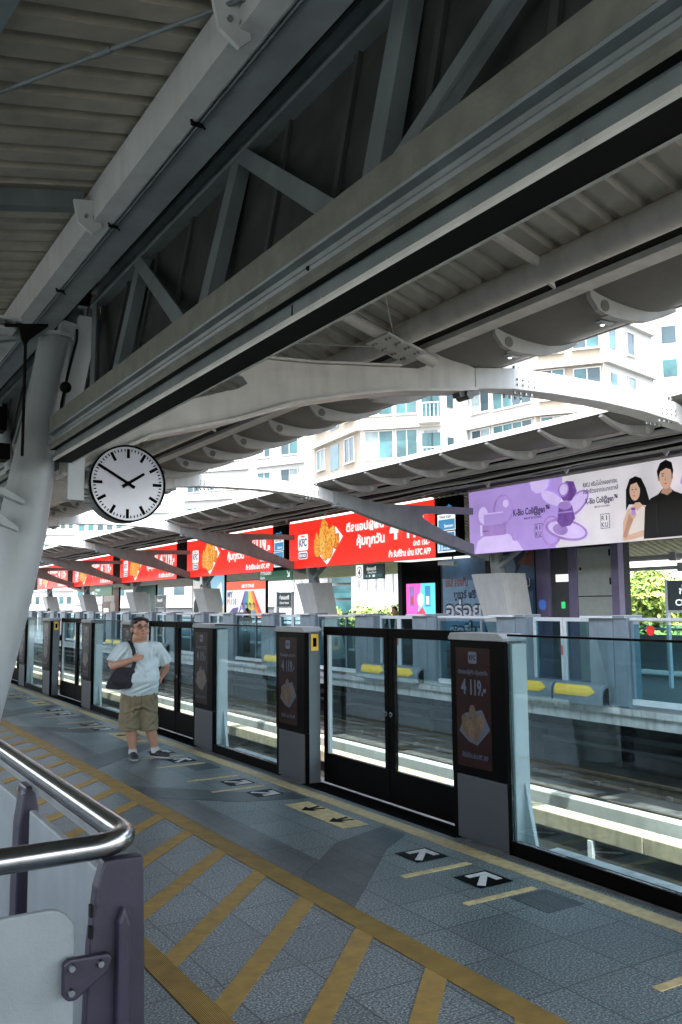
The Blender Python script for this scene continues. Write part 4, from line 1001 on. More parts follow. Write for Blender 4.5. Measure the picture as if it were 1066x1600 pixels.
a.ell(2.800, .36, .30, .34, PUM); a.ell(2.800, .38, .25, .29, PU)
a.ell(2.830, 1.08, .32, .13, PUL, -.45); a.ell(3.530, .88, .42, .20, PUM, .55); a.ell(3.560, .90, .34, .15, PUL, .55)
a.ell(3.230, .36, .62, .22, PUM, -.22); a.ell(3.250, .36, .54, .17, PUL, -.22); a.ell(3.080, .38, .22, .12, PUM, -.2)
a.poly([(3.000, .54), (3.060, .86), (3.230, .95), (3.440, .86), (3.520, .58), (3.380, .44), (3.140, .42)], PUD); a.ell(3.240, .88, .19, .09, PUM, -.1); a.rect(3.050, .72, 3.460, .75, PUM)
a.poly([(3.080, 1.16), (3.200, .98), (3.440, .96), (3.600, 1.14), (3.520, 1.36), (3.300, 1.40)], PUD); a.ell(3.220, 1.22, .16, .15, PUM, .6); a.ell(3.230, 1.22, .12, .11, PUL, .6)
a.text('RIKU ครีมโบโทคอลลาเจน', 3.78, 1.20, .09, PTX, w=.90, off=.025); a.text('ลิขสิทธิ์ตรงจากประเทศเกาหลี', 3.78, 1.06, .09, PTX, w=.92, off=.02)
a.text('K-Bio Coll@gen™', 3.84, .84, .12, PTX, w=.84, off=.03); a.text('MADE IN KOREA', 4.08, .74, .04, PTX, w=.4, off=.015)
riku(4.22, .30)
# woman
a.poly([(4.890, .6), (4.910, 1.02), (5.010, 1.22), (5.150, 1.26), (5.290, 1.2), (5.390, 1.0), (5.470, .72), (5.390, .66), (5.170, .7), (4.970, .72)], PBK)
a.poly([(4.790, .02), (4.810, .40), (4.930, .62), (5.090, .70), (5.120, .74), (5.230, .74), (5.290, .68), (5.470, .60), (5.570, .40), (5.610, .02)], SK)
a.poly([(4.930, .02), (4.950, .40), (5.010, .60), (5.070, .66), (5.170, .58), (5.290, .66), (5.390, .60), (5.470, .36), (5.510, .02)], PIV)
a.ell(5.130, .97, .125, .19, SK); a.poly([(5.030, 1.1), (5.070, 1.20), (5.170, 1.22), (5.240, 1.14), (5.250, 1.0), (5.190, 1.13)], PBK)
for u in (5.075, 5.17): a.ell(u, 1.0, .026, .010, PBK); a.rect(u - .03, 1.035, u + .03, 1.045, SKD)
a.poly([(5.115, .99), (5.105, .93), (5.135, .925)], SKD); a.ell(5.120, .875, .032, .014, PLIP)
a.poly([(4.810, .10), (4.890, .06), (5.130, .50), (5.070, .58), (4.970, .50)], SKD); a.poly([(4.970, .02), (4.930, .12), (5.450, .22), (5.570, .30), (5.590, .12)], SK)
a.ell(5.090, .52, .07, .09, SK); a.rrect(5.050, .50, 5.150, .64, .02, PUM); a.rect(5.050, .60, 5.150, .645, PUD)
# man
a.poly([(5.320, .02), (5.380, .62), (5.520, .78), (5.700, .84), (5.780, .92), (5.980, .92), (6.060, .86), (6.340, .74), (6.480, .55), (6.520, .02)], PBK)
a.poly([(5.760, .86), (5.820, .96), (5.960, .98), (6.020, .86), (5.900, .80)], SKD); a.ell(5.890, 1.14, .145, .22, SK); a.ell(5.740, 1.13, .03, .05, SKD); a.ell(6.030, 1.13, .025, .05, SKD)
a.poly([(5.720, 1.12), (5.700, 1.28), (5.780, 1.42), (5.910, 1.47), (6.040, 1.40), (6.070, 1.24), (6.040, 1.14), (6.010, 1.27), (5.910, 1.31), (5.780, 1.26)], PBK)
for u in (5.830, 6.585): a.ell(u, 1.17, .026, .010, PBK); a.rect(u - .035, 1.205, u + .035, 1.218, PBK)
a.poly([(5.890, 1.16), (5.875, 1.08), (5.915, 1.075)], SKD); a.ell(5.895, 1.02, .04, .012, PLIP)
a.poly([(5.660, .66), (5.665, .1), (5.672, .1), (5.670, .66)], mat('print_seam', (.05, .05, .055), .4))
a.poly([(6.22, 1.0), (6.3, 1.2), (6.38, 1.515), (8.9, 1.515), (8.9, .02), (6.60, .02), (6.56, .56), (6.42, .76)], PU)
a.build('printed_design', t)

# ================================================================== signs on the opposite platform
GRN = lit('sign_green', (.02, .10, .055), .35, var=.08); SIGNK = lit('sign_dark', (.012, .022, .024), .3)
TXT = lit('sign_text', (.72, .76, .76), .45)
def sign(name, label, x, y_l, z0, w, h, mt, lines, cat='sign', hang=True, legs=False, frame=None, back=.06, extra=None):
    t = thing(name, label, cat, (x, y_l - w / 2, z0))
    m = MB(mt); m.box(x, y_l - w, z0, x + back, y_l, z0 + h); m.build('panel', t, bevel=.008)
    a = Art((x - .002, y_l, z0), (0, -1, 0), (0, 0, 1))
    if extra: extra(a)
    for l in lines: a.text(l[0], l[1], l[2], l[3], l[4], **(l[5] if len(l) > 5 else {}))
    if a.mb.v: a.build('lettering', t)
    m = MB(frame or BOLT)
    if hang:
        for q in (.15, .85):
            m = MB(frame or BOLT); m.box(x + .02, y_l - w * q - .015, z0 + h, x + .05, y_l - w * q + .015, z0 + h + .7); m.build('hanger', t)
    if legs:
        for q in (0, 1):
            m = MB(frame or BOLT); m.box(x - .01, y_l - w * q - .03, 0, x + back + .01, y_l - w * q + .03, z0 + h + .02); m.build('leg', t)
        m = MB(frame or BOLT); m.box(x - .01, y_l - w + .03, z0 - .05, x + back + .01, y_l - .03, z0 - .002); m.build('cross_bar', t)
    return t
def ex_arrow(a):
    u, v = 2.25, .08
    a.poly([(u, v + .20), (u + .03, v + .23), (u + .17, v + .08), (u + .17, v + .18), (u + .21, v + .18), (u + .21, v), (u + .03, v), (u + .03, v + .04), (u + .13, v + .04)], TXT)
sign('exit_sign', 'green hanging exit sign with white arrow below the second red billboard', 14.5, 29.45, 2.70, 2.6, .40, GRN, [('ทางออก', .2, .20, .15, TXT, {'w': .85, 'off': .02}), ('Exit', .2, .05, .10, TXT, {'w': .35, 'off': .02})], extra=ex_arrow)
sign('exit_sign', 'small green hanging exit sign below the fourth red billboard, beside the leaning column', 14.5, 50.9, 2.42, 3.4, .5, GRN, [('ทางออก', .3, .25, .17, TXT, {'w': .9}), ('Exit', .3, .07, .12, TXT, {'w': .4})])
def four(a):
    a.rect(0, 0, .40, .44, LW); a.ell(.20, .22, .15, .17, SIGNK); a.ell(.20, .22, .125, .145, LW); a.text('4', .12, .12, .2, SIGNK, w=.15, off=.03)
    a.rect(.45, .04, 1.45, .14, lit('sign_teal', (.02, .09, .09), .35))
sign('platform_sign', 'dark hanging platform number sign with a white 4 below the red billboard', 14.5, 22.7, 2.55, 1.5, .44, SIGNK, [('ช่องนนทรี', .62, .26, .10, TXT, {'w': .5, 'off': .02}), ('Chong Nonsi', .68, .17, .06, TXT, {'w': .45, 'off': .01}), ('i  ◊  ■', .62, .06, .06, TXT, {'w': .45})], extra=four)
sign('station_name_board', 'small black station name board left of the white clad column', 14.55, 28.05, 1.74, 1.12, .50, SIGNK, [('ช่องนนทรี', .2, .26, .13, TXT, {'w': .72, 'off': .03}), ('Chong Nonsi', .22, .10, .08, TXT, {'w': .68, 'off': .02})], hang=False, legs=True, frame=OPPL)
sign('station_name_board', 'large black station name board standing at the right frame edge', 15.6, 12.25, 1.62, 1.55, .62, SIGNK, [('ช่องนนทรี', .32, .32, .17, TXT, {'w': .95, 'off': .03}), ('Chong Nonsi', .22, .10, .13, TXT, {'w': 1.15, 'off': .025})], hang=False, legs=True, frame=OPPL)
sign('station_name_board', 'tiny far black station name board left of the standing man', 14.6, 40.8, 1.75, 1.2, .55, SIGNK, [('ช่องนนทรี', .2, .26, .13, TXT, {'w': .72, 'off': .03})], hang=False, legs=True, frame=OPPL)
# rainbow poster
def rainbow(a):
    W_ = 3.55; a.rect(0, 0, W_, 1.42, lit('poster_white', (.72, .72, .72), .4)); a.rect(0, 1.08, W_, 1.42, lit('poster_red', (.75, .10, .04), .45))
    cs = [(.16, .07, .33), (.05, .16, .45), (.03, .30, .16), (.55, .55, .08), (.72, .42, .05), (.70, .22, .04), (.62, .05, .06)]
    n_ = len(cs)
    for i, c in enumerate(cs):
        u0 = 1.1 + 2.3 * i / n_; u1 = 1.1 + 2.3 * (i + 1) / n_; k0 = 1.75 + .8 * i / n_; k1 = 1.75 + .8 * (i + 1) / n_
        a.poly([(u0, .02), (u1, .02), (k1, 1.02), (k0, 1.02)], lit('poster_band_%s' % 'abcdefg'[i], c, .4), False)
    a.k += 1
    a.text('MYSTINE', 1.5, 1.16, .13, LW, w=1.1, off=.02); a.text('MY', .15, .80, .22, LNAVY, w=.5, off=.05)
    for i, (ch, c) in enumerate(zip('PRIDE', [(.62, .05, .06), (.72, .3, .05), (.05, .16, .45), (.03, .3, .16), (.3, .07, .33)])): a.text(ch, .12 + .19 * i, .52, .2, lit('poster_letter_%s' % 'abcde'[i], c, .4), w=.06 if ch == 'I' else .15, off=.04)
    a.poly([(.05, .02), (1.05, .02), (1.25, .4), (.7, .36)], lit('poster_navy', (.09, .06, .2), .4))
    for i, u in enumerate((1.55, 1.95, 2.3, 2.65)):
        a.ell(u, .46, .10, .12, PBK, n=16); a.ell(u, .42, .07, .09, SK, n=16); a.poly([(u - .13, .02), (u - .12, .26), (u, .33), (u + .12, .26), (u + .13, .02)], [LW, PLIP, PBK, LBLUE][i])
sign('advert_poster', 'rainbow striped advertising poster above the opposite screens, left of centre', 14.8, 33.0, 1.33, 3.6, 1.45, SIGNK, [], cat='poster', hang=False, legs=True, frame=BLACK, extra=rainbow)
def figures(a):
    a.rect(.02, .02, 1.96, 1.9, lit('poster_pale', (.62, .60, .58), .4))
    a.poly([(.1, .02), (.2, .7), (.45, 1.0), (.7, .6), (.8, .02)], PBK); a.ell(.45, 1.12, .13, .17, SK, n=16); a.ell(.45, 1.24, .14, .09, PBK, n=16)
    a.poly([(.75, .02), (.85, .9), (1.05, 1.15), (1.25, .9), (1.35, .02)], PIV); a.ell(1.05, 1.3, .13, .17, SK, n=16); a.poly([(.9, 1.2), (.92, 1.45), (1.05, 1.52), (1.18, 1.45), (1.2, 1.2), (1.14, 1.38), (.98, 1.38)], PBK)
    a.poly([(1.3, .02), (1.35, .7), (1.6, .95), (1.85, .7), (1.92, .02)], SIGNK); a.ell(1.6, 1.08, .12, .16, SK, n=16); a.ell(1.6, 1.2, .13, .09, PBK, n=16)
sign('advert_poster', 'pale poster with three standing figures behind the far screens', 15.2, 37.6, 1.25, 2.0, 1.95, SIGNK, [], cat='poster', hang=False, legs=True, frame=BLACK, extra=figures)
def seaside(a):
    a.rect(.02, .02, 1.5, 1.8, lit('poster_sky', (.25, .48, .62), .45)); a.rect(.02, .02, 1.5, .55, lit('poster_sand', (.62, .56, .44), .4)); a.poly([(.5, .3), (.7, 1.2), (1.2, 1.5), (1.4, .4)], LW)
sign('advert_poster', 'pale blue poster just left of the third white clad column', 15.2, 35.6, 1.3, 1.55, 1.85, SIGNK, [], cat='poster', hang=False, legs=True, frame=BLACK, extra=seaside)

def plain(c0, c1, nm):
    def f(a):
        a.rect(.04, .04, 3.2, 1.6, lit('poster_ground_' + nm, c0, .3)); a.rect(.3, .9, 2.4, 1.25, lit('poster_block_' + nm, c1, .3)); a.ell(2.1, .55, .5, .38, lit('poster_block_' + nm, c1, .3)); a.rect(.3, .25, 1.3, .5, LW)
    return f
sign('advert_box', 'dark green advertising box behind the far screens, left of the standing man', 15.8, 47.4, 1.2, 3.3, 1.7, SIGNK, [], cat='advert', hang=False, legs=True, frame=BLACK, extra=plain((.012, .05, .045), (.09, .12, .11), 'green'))
sign('advert_box', 'brown and white advertising box far left beside the leaning column', 15.8, 53.6, 1.2, 3.3, 1.7, SIGNK, [], cat='advert', hang=False, legs=True, frame=BLACK, extra=plain((.10, .045, .035), (.3, .28, .26), 'brown'))
sign('advert_box', 'grey blue advertising box between the third column and the rainbow poster', 17.2, 39.5, 1.15, 3.3, 1.7, SIGNK, [], cat='advert', hang=False, legs=True, frame=OPPL, extra=plain((.10, .14, .17), (.03, .045, .06), 'slate'))
# ================================================================== lift and stair block on the opposite platform
t = thing('lift_block', 'purple framed lift and stair block with posters behind the white clad column', 'lift block', (15.6, 17.5, 0))  # block, poster and screen extents worked out from image pixels at an assumed depth
m = MB(PURP2); m.box(15.6, 13.5, 0, 15.78, 13.72, 3.25); m.box(15.6, 14.75, 0, 15.78, 15.02, 3.25); m.box(15.6, 15.66, 0, 15.78, 16.1, 3.25); m.build('post', t, bevel=.01)
m = MB(mat('lift_door', (.07, .073, .077), .4, var=.1)); m.box(15.68, 15.02, 0, 15.76, 15.66, 3.2); d = m.build('door_panel', t)
m = MB(LW); m.box(15.672, 15.08, 2.30, 15.679, 15.50, 2.48); m.build('notice', d)
m = MB(lit('green_lamp', (.02, .35, .10), .8)); m.box(15.672, 15.22, 1.66, 15.679, 15.34, 1.82); m.build('running_man_lamp', d)
m = MB(mat('cabinet_green', (.34, .36, .33), .5, var=.08)); m.box(15.62, 13.73, 1.95, 15.76, 14.74, 3.08); m.box(15.62, 13.73, 0, 15.76, 14.74, 1.93); c = m.build('cabinet_door', t, bevel=.006)
m = MB(BLACK); m.box(15.61, 14.62, 2.55, 15.6195, 14.67, 2.62); m.box(15.61, 13.74, 2.85, 15.6195, 13.78, 3.0); m.box(15.61, 13.74, 2.2, 15.6195, 13.78, 2.35); m.build('handle', c)
m = MB(mat('stair_dark', (.014, .017, .024), .6)); m.box(15.78, 13.5, 0, 15.98, 16.4, 3.3); m.box(15.78, 16.401, 0, 17.4, 22.3, 3.3); m.box(15.62, 16.1, 0, 15.779, 19.95, 3.28); m.build('wall', t)
a = Art((15.618, 19.86, .5), (0, -1, 0), (0, 0, 1))
PB = mat('poster_blue', (.07, .15, .27), .4, var=.3, scale=1.2); PB2 = mat('poster_blue_pale', (.19, .32, .46), .4, var=.15); PO = mat('poster_rust', (.22, .07, .05), .4, var=.3); PW = mat('poster_text_white', (.66, .70, .74), .4); PN = mat('poster_text_navy', (.02, .035, .09), .4)
a.rect(0, 0, 1.85, 2.7, PB); a.poly([(0, .1), (.6, .3), (1.2, .1), (1.8, .5), (1.8, 1.9), (0, 2.0)], PB2)
a.text('ใหม่! สองชั้น', .12, 1.78, .22, PO, w=1.0, off=.04); a.text('ชูการ์ ฟรี', .5, 1.45, .2, PN, w=.95, off=.04)
a.text('อร่อย', .12, .92, .44, PN, w=1.6, off=.07); a.text('อร่อย', .15, .93, .40, PW, w=1.5, off=.02); a.text('สดชื่น', .25, .36, .38, PN, w=1.4, off=.07); a.text('สดชื่น', .28, .37, .34, PW, w=1.3, off=.03)
a.rect(2.3, 0, 3.72, 2.75, PB); a.poly([(2.5, 2.74), (3.5, 2.74), (3.2, 2.2), (2.9, 1.9)], PN); a.poly([(3.1, 2.3), (3.7, 2.74), (3.7, 2.2)], PO); a.ell(2.75, 2.2, .3, .35, PB2)
a.poly([(2.35, 0), (2.35, 1.5), (3.65, 1.6), (3.65, 0)], PB2); a.text('สดชื่นทุกชิป', 2.25, 1.70, .22, PN, w=1.35, off=.06); a.text('ได้ที่นี่เลย', 2.5, 1.42, .2, PN, w=.95, off=.06)
a.text('สดชื่นทุกชิป', 2.27, 1.71, .2, PW, w=1.3, off=.015); a.text('ได้ที่นี่เลย', 2.52, 1.43, .18, PW, w=.9, off=.015)
a.poly([(2.75, 1.3), (3.35, 1.3), (3.15, 1.05), (3.15, .8), (3.4, .5), (2.7, .5), (2.98, .8), (2.98, 1.05)], PB); a.rect(2.7, .6, 2.83, .95, PN); a.rect(3.2, .6, 3.33, .95, PN)
a.build('poster', t)
m = MB(lit('lift_sign_blue', (.05, .12, .4), .3)); m.cyl((15.597, 15.9, 1.75), (-1, 0, 0), .13, .004, 20); m.build('round_sign', t)
t = thing('advert_screen', 'glowing pink and cyan advertising screen beside the lift block', 'screen', (15.6, 20.9, 1.4))
m = MB(BLACK); m.box(15.61, 20.0, .4, 15.78, 21.85, 3.2); m.build('case', t)
a = Art((15.608, 21.62, 1.42), (0, -1, 0), (0, 0, 1))
a.rect(0, 0, 1.42, .98, lit('screen_magenta', (.75, .10, .42), .6)); a.poly([(.55, 0), (1.42, 0), (1.42, .98), (.75, .98)], lit('screen_cyan', (.10, .52, .72), .6)); a.poly([(.4, 0), (.8, .3), (1.05, 0)], lit('screen_red', (.8, .06, .12), .6))
a.ell(.72, .5, .16, .2, lit('screen_pale', (.7, .75, .85), .6)); a.rect(.18, .3, .42, .9, PUM); a.rect(.95, .3, 1.2, .9, LBLUE); a.rect(.24, .36, .36, .6, PLIP); a.rect(1.0, .36, 1.15, .6, LW)
a.build('screen', t)
# camera and lamps under the opposite roof
t = thing('security_camera', 'white security camera on a short pole below the red billboard', 'camera', (14.3, 17.7, 2.8))
m = MB(PSDL); m.tube([(14.3, 17.75, 3.6), (14.3, 17.75, 2.92)], .025, 10); m.build('pole', t); m = MB(WHITE); m.bar((14.3, 17.65, 2.82), (14.3, 18.3, 2.86), .12, .11); m.build('body', t, bevel=.01)
t = thing('ceiling_panel', 'white lit panel under the opposite roof below the red billboard', 'ceiling light', (15.6, 20, 3.1))
m = MB(lit('panel_glow', (.8, .82, .8), .7)); m.box(15.0, 18.6, 3.05, 15.6, 21.4, 3.1); m.build('panel', t)
# pipes at right behind the station board
for i, (x, z, r, lb) in enumerate(((18.6, 2.92, .07, 'upper white pipe below the roof at the right edge'), (18.9, 2.66, .05, 'lower white pipe below the roof at the right edge'))):
    m = MB(WHITE); m.tube([(x, 6, z), (x, 17.5, z)], r, 10); m.box(x - .1, 14.2, z - .1, x + .1, 14.4, z + .12, PSDL); o = m.build('drain_pipe', smooth=True); o['label'] = lb; o['category'] = 'pipe'
# ================================================================== buildings
def facade(t, p0, p1, z0, z1, wall, floors, wins, part='wall', depth=.35):
    """one straight facade from p0 to p1 (seen from its right-hand side); windows are parts. wins: (u0, u1, v0, v1, kind) as metres along / above each floor"""
    p0 = Vector((*p0, 0)); p1 = Vector((*p1, 0)); d = (p1 - p0).normalized(); n = Vector((d.y, -d.x, 0))
    if n.dot(-p0) < 0: n = -n
    L = (p1 - p0).length
    def Q(u, z, o): return tuple(p0 + d * u + n * o + Vector((0, 0, z)))
    def boxf(m, u0, u1, a, b, o0, o1, mt=None):
        vs = [Q(u, z, o) for u in (u0, u1) for z in (a, b) for o in (o0, o1)]
        m.add(vs, [(0, 1, 3, 2), (4, 6, 7, 5), (0, 4, 5, 1), (2, 3, 7, 6), (0, 2, 6, 4), (1, 5, 7, 3)], mt)
    m = MB(wall); boxf(m, 0, L, z0, z1, -depth, 0); m.build(part, t)
    for zf in floors:
        for u0, u1, v0, v1, kind in wins:
            a, b = zf + v0, zf + v1
            if kind == 'w':
                m = MB(BWALL); boxf(m, u0 - .10, u1 + .10, a - .12, a - .01, .001, .18); boxf(m, u0 - .08, u0, a, b, .001, .09); boxf(m, u1, u1 + .08, a, b, .001, .09); boxf(m, u0 - .08, u1 + .08, b, b + .08, .001, .09)
                nn = max(1, round((u1 - u0) / .9))
                for i in range(1, nn): boxf(m, u0 + (u1 - u0) * i / nn - .035, u0 + (u1 - u0) * i / nn + .035, a, b, .001, .07)
                w = m.build('window', t)
                m = MB()
                for i in range(nn):
                    r = random.random(); boxf(m, u0 + (u1 - u0) * i / nn + .035 * (i > 0), u0 + (u1 - u0) * (i + 1) / nn - .035 * (i < nn - 1), a, b, .002, .03, WINM if r < .5 else (CURT if r < .75 else WIND))
                m.build('pane', w)
            elif kind == 'd':
                m = MB(WIND if random.random() < .5 else WINM); boxf(m, u0, u1, a, b, .002, .03); m.build('window', t)
            elif kind == 'b':       # balcony: recess, slab, railing
                m = MB(CURT); boxf(m, u0, u1, zf + .1, zf + 2.5, .002, .02); bb = m.build('balcony', t)
                m = MB(BWALL); boxf(m, u0 - .3, u1 + .3, zf - .35, zf + .02, .021, 1.15); boxf(m, u0 - .3, u1 + .3, zf + 1.02, zf + 1.1, 1.03, 1.13); m.build('slab', bb)
                m = MB(BGREY); q = u0 - .25
                while q < u1 + .25: boxf(m, q, q + .05, zf + .02, zf + 1.02, 1.06, 1.1); q += .28
                m.build('railing', bb)
                m = MB(WINM); boxf(m, u0 + .2, u0 + 1.2, zf + .15, zf + 2.3, .021, .05); boxf(m, u1 - 1.1, u1 - .3, zf + .15, zf + 2.3, .021, .05); m.build('door', bb)
            elif kind == 's':       # string course
                m = MB(BWALL); boxf(m, u0, u1, a, b, .001, .35); m.build('band', t)
def tip(px_dir, d): return (px_dir[0] * d, px_dir[1] * d)
FH = 3.25
t = thing('apartment_tower', 'white apartment tower with bays, balconies and beige corner behind the opposite roof', 'apartment building', (48, 50, -12))
ZF = [8.6 + FH * i for i in range(7)]
A = tip((.50, .87), 72); B = tip((.545, .84), 64); C = tip((.62, .785), 63); D = tip((.645, .765), 65); E_ = tip((.70, .715), 61); F = tip((.752, .66), 60.5); G = tip((.785, .62), 67)
LL = lambda p, q: math.hypot(p[0] - q[0], p[1] - q[1])
l1 = LL(A, B); facade(t, A, B, -12, 34, BBEI, ZF, [(.8, 2.3, .9, 2.5, 'w'), (3.4, 5.0, .5, 2.5, 'd'), (6.2, 7.8, .7, 2.5, 'w'), (0, l1, -.45, -.1, 's')])
l2 = LL(B, C); facade(t, B, C, -12, 34, BWALL, ZF, [(.35, 2.4, .6, 2.6, 'w'), (2.7, 4.2, .6, 2.6, 'w'), (4.75, l2 - .3, .1, 2.5, 'b'), (0, l2, -.5, -.1, 's')])
l3 = LL(C, D); facade(t, C, D, -12, 34, BGREY, ZF, [(.6, 1.2, 1.0, 2.0, 'd')])
l4 = LL(D, E_); facade(t, D, E_, -12, 34, BWALL, ZF, [(.3, 2.0, .7, 2.6, 'w'), (2.4, l4 - .3, .6, 2.6, 'w'), (0, l4, -.5, -.1, 's')])
l5 = LL(E_, F); facade(t, E_, F, -12, 34, BBEI, ZF, [(.5, 3.2, .5, 2.6, 'w') if 0 else (.4, 2.0, .6, 2.6, 'w'), (2.7, 4.4, .7, 2.5, 'w'), (0, l5, -.5, -.1, 's')])
l6 = LL(F, G); facade(t, F, G, -12, 34, BWALL, ZF, [(1.0, 1.8, .8, 2.3, 'd'), (3.4, 4.4, .8, 2.4, 'w'), (0, l6, -.4, -.1, 's')])
m = MB(BWALL); m.face([(*A, 34), (*B, 34), (*C, 34), (*D, 34), (*E_, 34), (*F, 34), (*G, 34), (G[0] + 14, G[1] + 16, 34), (A[0] + 10, A[1] + 12, 34)]); m.build('roof', t)
# grey fluted podium skirt of the tower
m = MB(BGREY)
p0, p1 = Vector((*tip((.49, .875), 66), 0)), Vector((*tip((.56, .83), 60), 0)); d = (p1 - p0).normalized(); nn = Vector((-d.y, d.x, 0))
for i in range(28):
    q = p0 + (p1 - p0) * i / 28; r = p0 + (p1 - p0) * (i + .8) / 28
    m.add([(q.x, q.y, 5.6), (r.x, r.y, 5.6), (r.x, r.y, 7.7), (q.x, q.y, 7.7), (q.x + nn.x, q.y + nn.y, 5.6), (r.x + nn.x, r.y + nn.y, 5.6), (r.x + nn.x, r.y + nn.y, 7.7), (q.x + nn.x, q.y + nn.y, 7.7)], [(0, 1, 2, 3), (7, 6, 5, 4), (0, 4, 5, 1), (1, 5, 6, 2), (2, 6, 7, 3), (3, 7, 4, 0)])
m.build('podium_screen', t, kind='stuff')
t = thing('office_tower', 'tall pale tower at the upper right behind the beige corner', 'tower', (85, 62, -12))
p0 = tip((.785, .62), 96); p1 = tip((.83, .56), 96)
facade(t, p0, p1, -12, 62, BWALL, [10 + 3.6 * i for i in range(11)], [(1.0, 2.4, .8, 2.6, 'd'), (4.0, 5.2, .8, 2.6, 'd')])
# white blocks at the left
def block(label, dir0, d0, dir1, d1, z1, floors, wins, wall=BWALL, name='apartment_block'):
    p0, p1 = tip(dir0, d0), tip(dir1, d1); t = thing(name, label, 'building', (p0[0], p0[1], -12))
    facade(t, p0, p1, -12, z1, wall, floors, wins, depth=9); return t
block('white block with dark windows left of the apartment tower', (.44, .90), 88, (.497, .868), 84, 26, [6 + 3.3 * i for i in range(5)], [(.3, 1.8, .7, 2.4, 'w'), (3.2, 5.2, .7, 2.5, 'w'), (0, 6, -.3, 0, 's')])
block('white block with blue windows above the second arch', (.365, .931), 110, (.44, .90), 105, 24, [4.5 + 3.5 * i for i in range(5)], [(.5, 2.2, .8, 2.3, 'w'), (3.6, 5.0, .9, 2.3, 'w'), (6.0, 7.6, .9, 2.3, 'w'), (0, 9, -.3, 0, 's')])
block('distant white office block with many window bays behind the clock', (.255, .967), 150, (.365, .931), 140, 26, [2.5 + 3.6 * i for i in range(6)], [(i * 1.75 + .4, i * 1.75 + 1.5, .9, 2.4, 'd') for i in range(9)] + [(0, 17, -.3, .1, 's')])
block('farthest pale office block left of the clock', (.19, .98), 190, (.255, .967), 185, 27, [1.5 + 3.8 * i for i in range(6)], [(i * 1.6 + .4, i * 1.6 + 1.3, .9, 2.4, 'd') for i in range(8)] + [(0, 13, -.3, .1, 's')])
# low white building with ribbed wall behind the opposite platform
t = block('low white ribbed building with a glazed bay behind the opposite platform', (.475, .88), 58, (.62, .785), 53, 4.4, [], [])
p0 = Vector((*tip((.475, .88), 57.6), 0)); p1 = Vector((*tip((.62, .785), 52.6), 0))
m = MB(CONCW)
for i in range(18):
    if i in (5, 6, 7): continue
    q = p0 + (p1 - p0) * i / 18; m.bar((q.x, q.y, -12), (q.x, q.y, 4.2), .45, .4, (0, 1, 0))
m.build('rib', t)
for i in range(6):
    m = MB(WINM); q = p0 + (p1 - p0) * 5.1 / 18; r = p0 + (p1 - p0) * 7.6 / 18
    m.bar((q.x, q.y, -1.2 + i * .95), (r.x, r.y, -1.2 + i * .95), .06, .78); w = m.build('window', t)
m = MB(BGREY); q = p0 + (p1 - p0) * .2; m.bar((p0.x, p0.y, 4.45), (p1.x, p1.y, 4.45), 1.2, .25); m.build('cornice', t)
block('pale low shop house seen behind the far screens at left', (.29, .957), 82, (.475, .88), 74, 5.2, [-1.5, 1.9], [(i * 2.0 + .5, i * 2.0 + 1.5, .9, 1.9, 'd') for i in range(7)] + [(0, 16, -.25, .05, 's')], BGREY)
t = block('low beige house with a dark awning behind the trees at right', (.80, .60), 42, (.845, .535), 42, 4.0, [0.5], [(.1, 1.1, .4, 2.0, 'd')], BBEI)
t = thing('shop_booth', 'blue kiosk roof with a red panel at the right edge', 'kiosk', (29, 19, -12))
m = MB(mat('kiosk_blue', (.05, .17, .26), .5)); m.box(31.5, 18.2, -12, 33, 20.6, 3.25); m.build('wall', t)
m = MB(mat('kiosk_red', (.62, .06, .06), .5)); m.box(31.4, 18.1, 2.5, 31.49, 18.9, 3.1); m.build('panel', t)
m = MB(WIND); m.box(31.2, 18.0, 3.26, 33.3, 20.9, 3.4); m.build('roof', t)

# ================================================================== trees
LEAF = [mat('leaf_light', (.15, .215, .028), .6, var=.4, scale=1.5), mat('leaf_mid', (.055, .105, .02), .6, var=.4, scale=1.5), mat('leaf_dark', (.018, .042, .012), .65, var=.35, scale=1.5)]
BARK = mat('bark', (.07, .055, .04), .9, var=.35, scale=9, bump=.5)
def tree(label, x, y, zc, rx, rz, n, seed, leaf=.17):
    rnd = random.Random(seed); t = thing('street_tree', label, 'tree', (x, y, -12))
    m = MB(BARK); m.tube([(x, y, -12), (x + .15, y, -6), (x, y + .1, zc - rz * .4)], [.32, .24, .14], 10); cl = []
    for i in range(16):
        a = rnd.random() * 6.28; r = rx * (.25 + .75 * rnd.random()); z = zc + rz * (rnd.random() * 1.5 - .75); q = Vector((x + r * math.cos(a), y + r * math.sin(a), z)); cl.append((q, rx * (.24 + .22 * rnd.random())))
        m.tube([(x, y, zc - rz * .9), tuple((Vector((x, y, zc - rz * .4)) + q) / 2), tuple(q)], [.10, .06, .02], 6)
    m.build('trunk', t, smooth=True)
    m = MB()
    for i in range(n):
        c, r = cl[rnd.randrange(len(cl))]
        v = Vector((rnd.gauss(0, 1), rnd.gauss(0, 1), rnd.gauss(0, 1))); v = v.normalized() * r * (.45 + .6 * rnd.random()); v.z *= .75
        p = c + v; nrm = (v.normalized() + Vector((rnd.gauss(0, .5), rnd.gauss(0, .5), .5 + rnd.gauss(0, .4)))).normalized()
        e = nrm.orthogonal().normalized(); e = (e * math.cos(i) + nrm.cross(e) * math.sin(i)); f_ = nrm.cross(e); s = leaf * (.6 + .8 * rnd.random())
        m.face([p - e * s, p - f_ * s * .42 + nrm * s * .1, p + e * s, p + f_ * s * .42 + nrm * s * .1], LEAF[min(2, int(abs(rnd.gauss(.6, .8))))])
    m.build('crown', t, recalc=False)
tree('bright green leafy tree right of the lift block, left of the name board', 26.5, 23.0, 1.0, 2.3, 2.3, 10500, 1, .11)
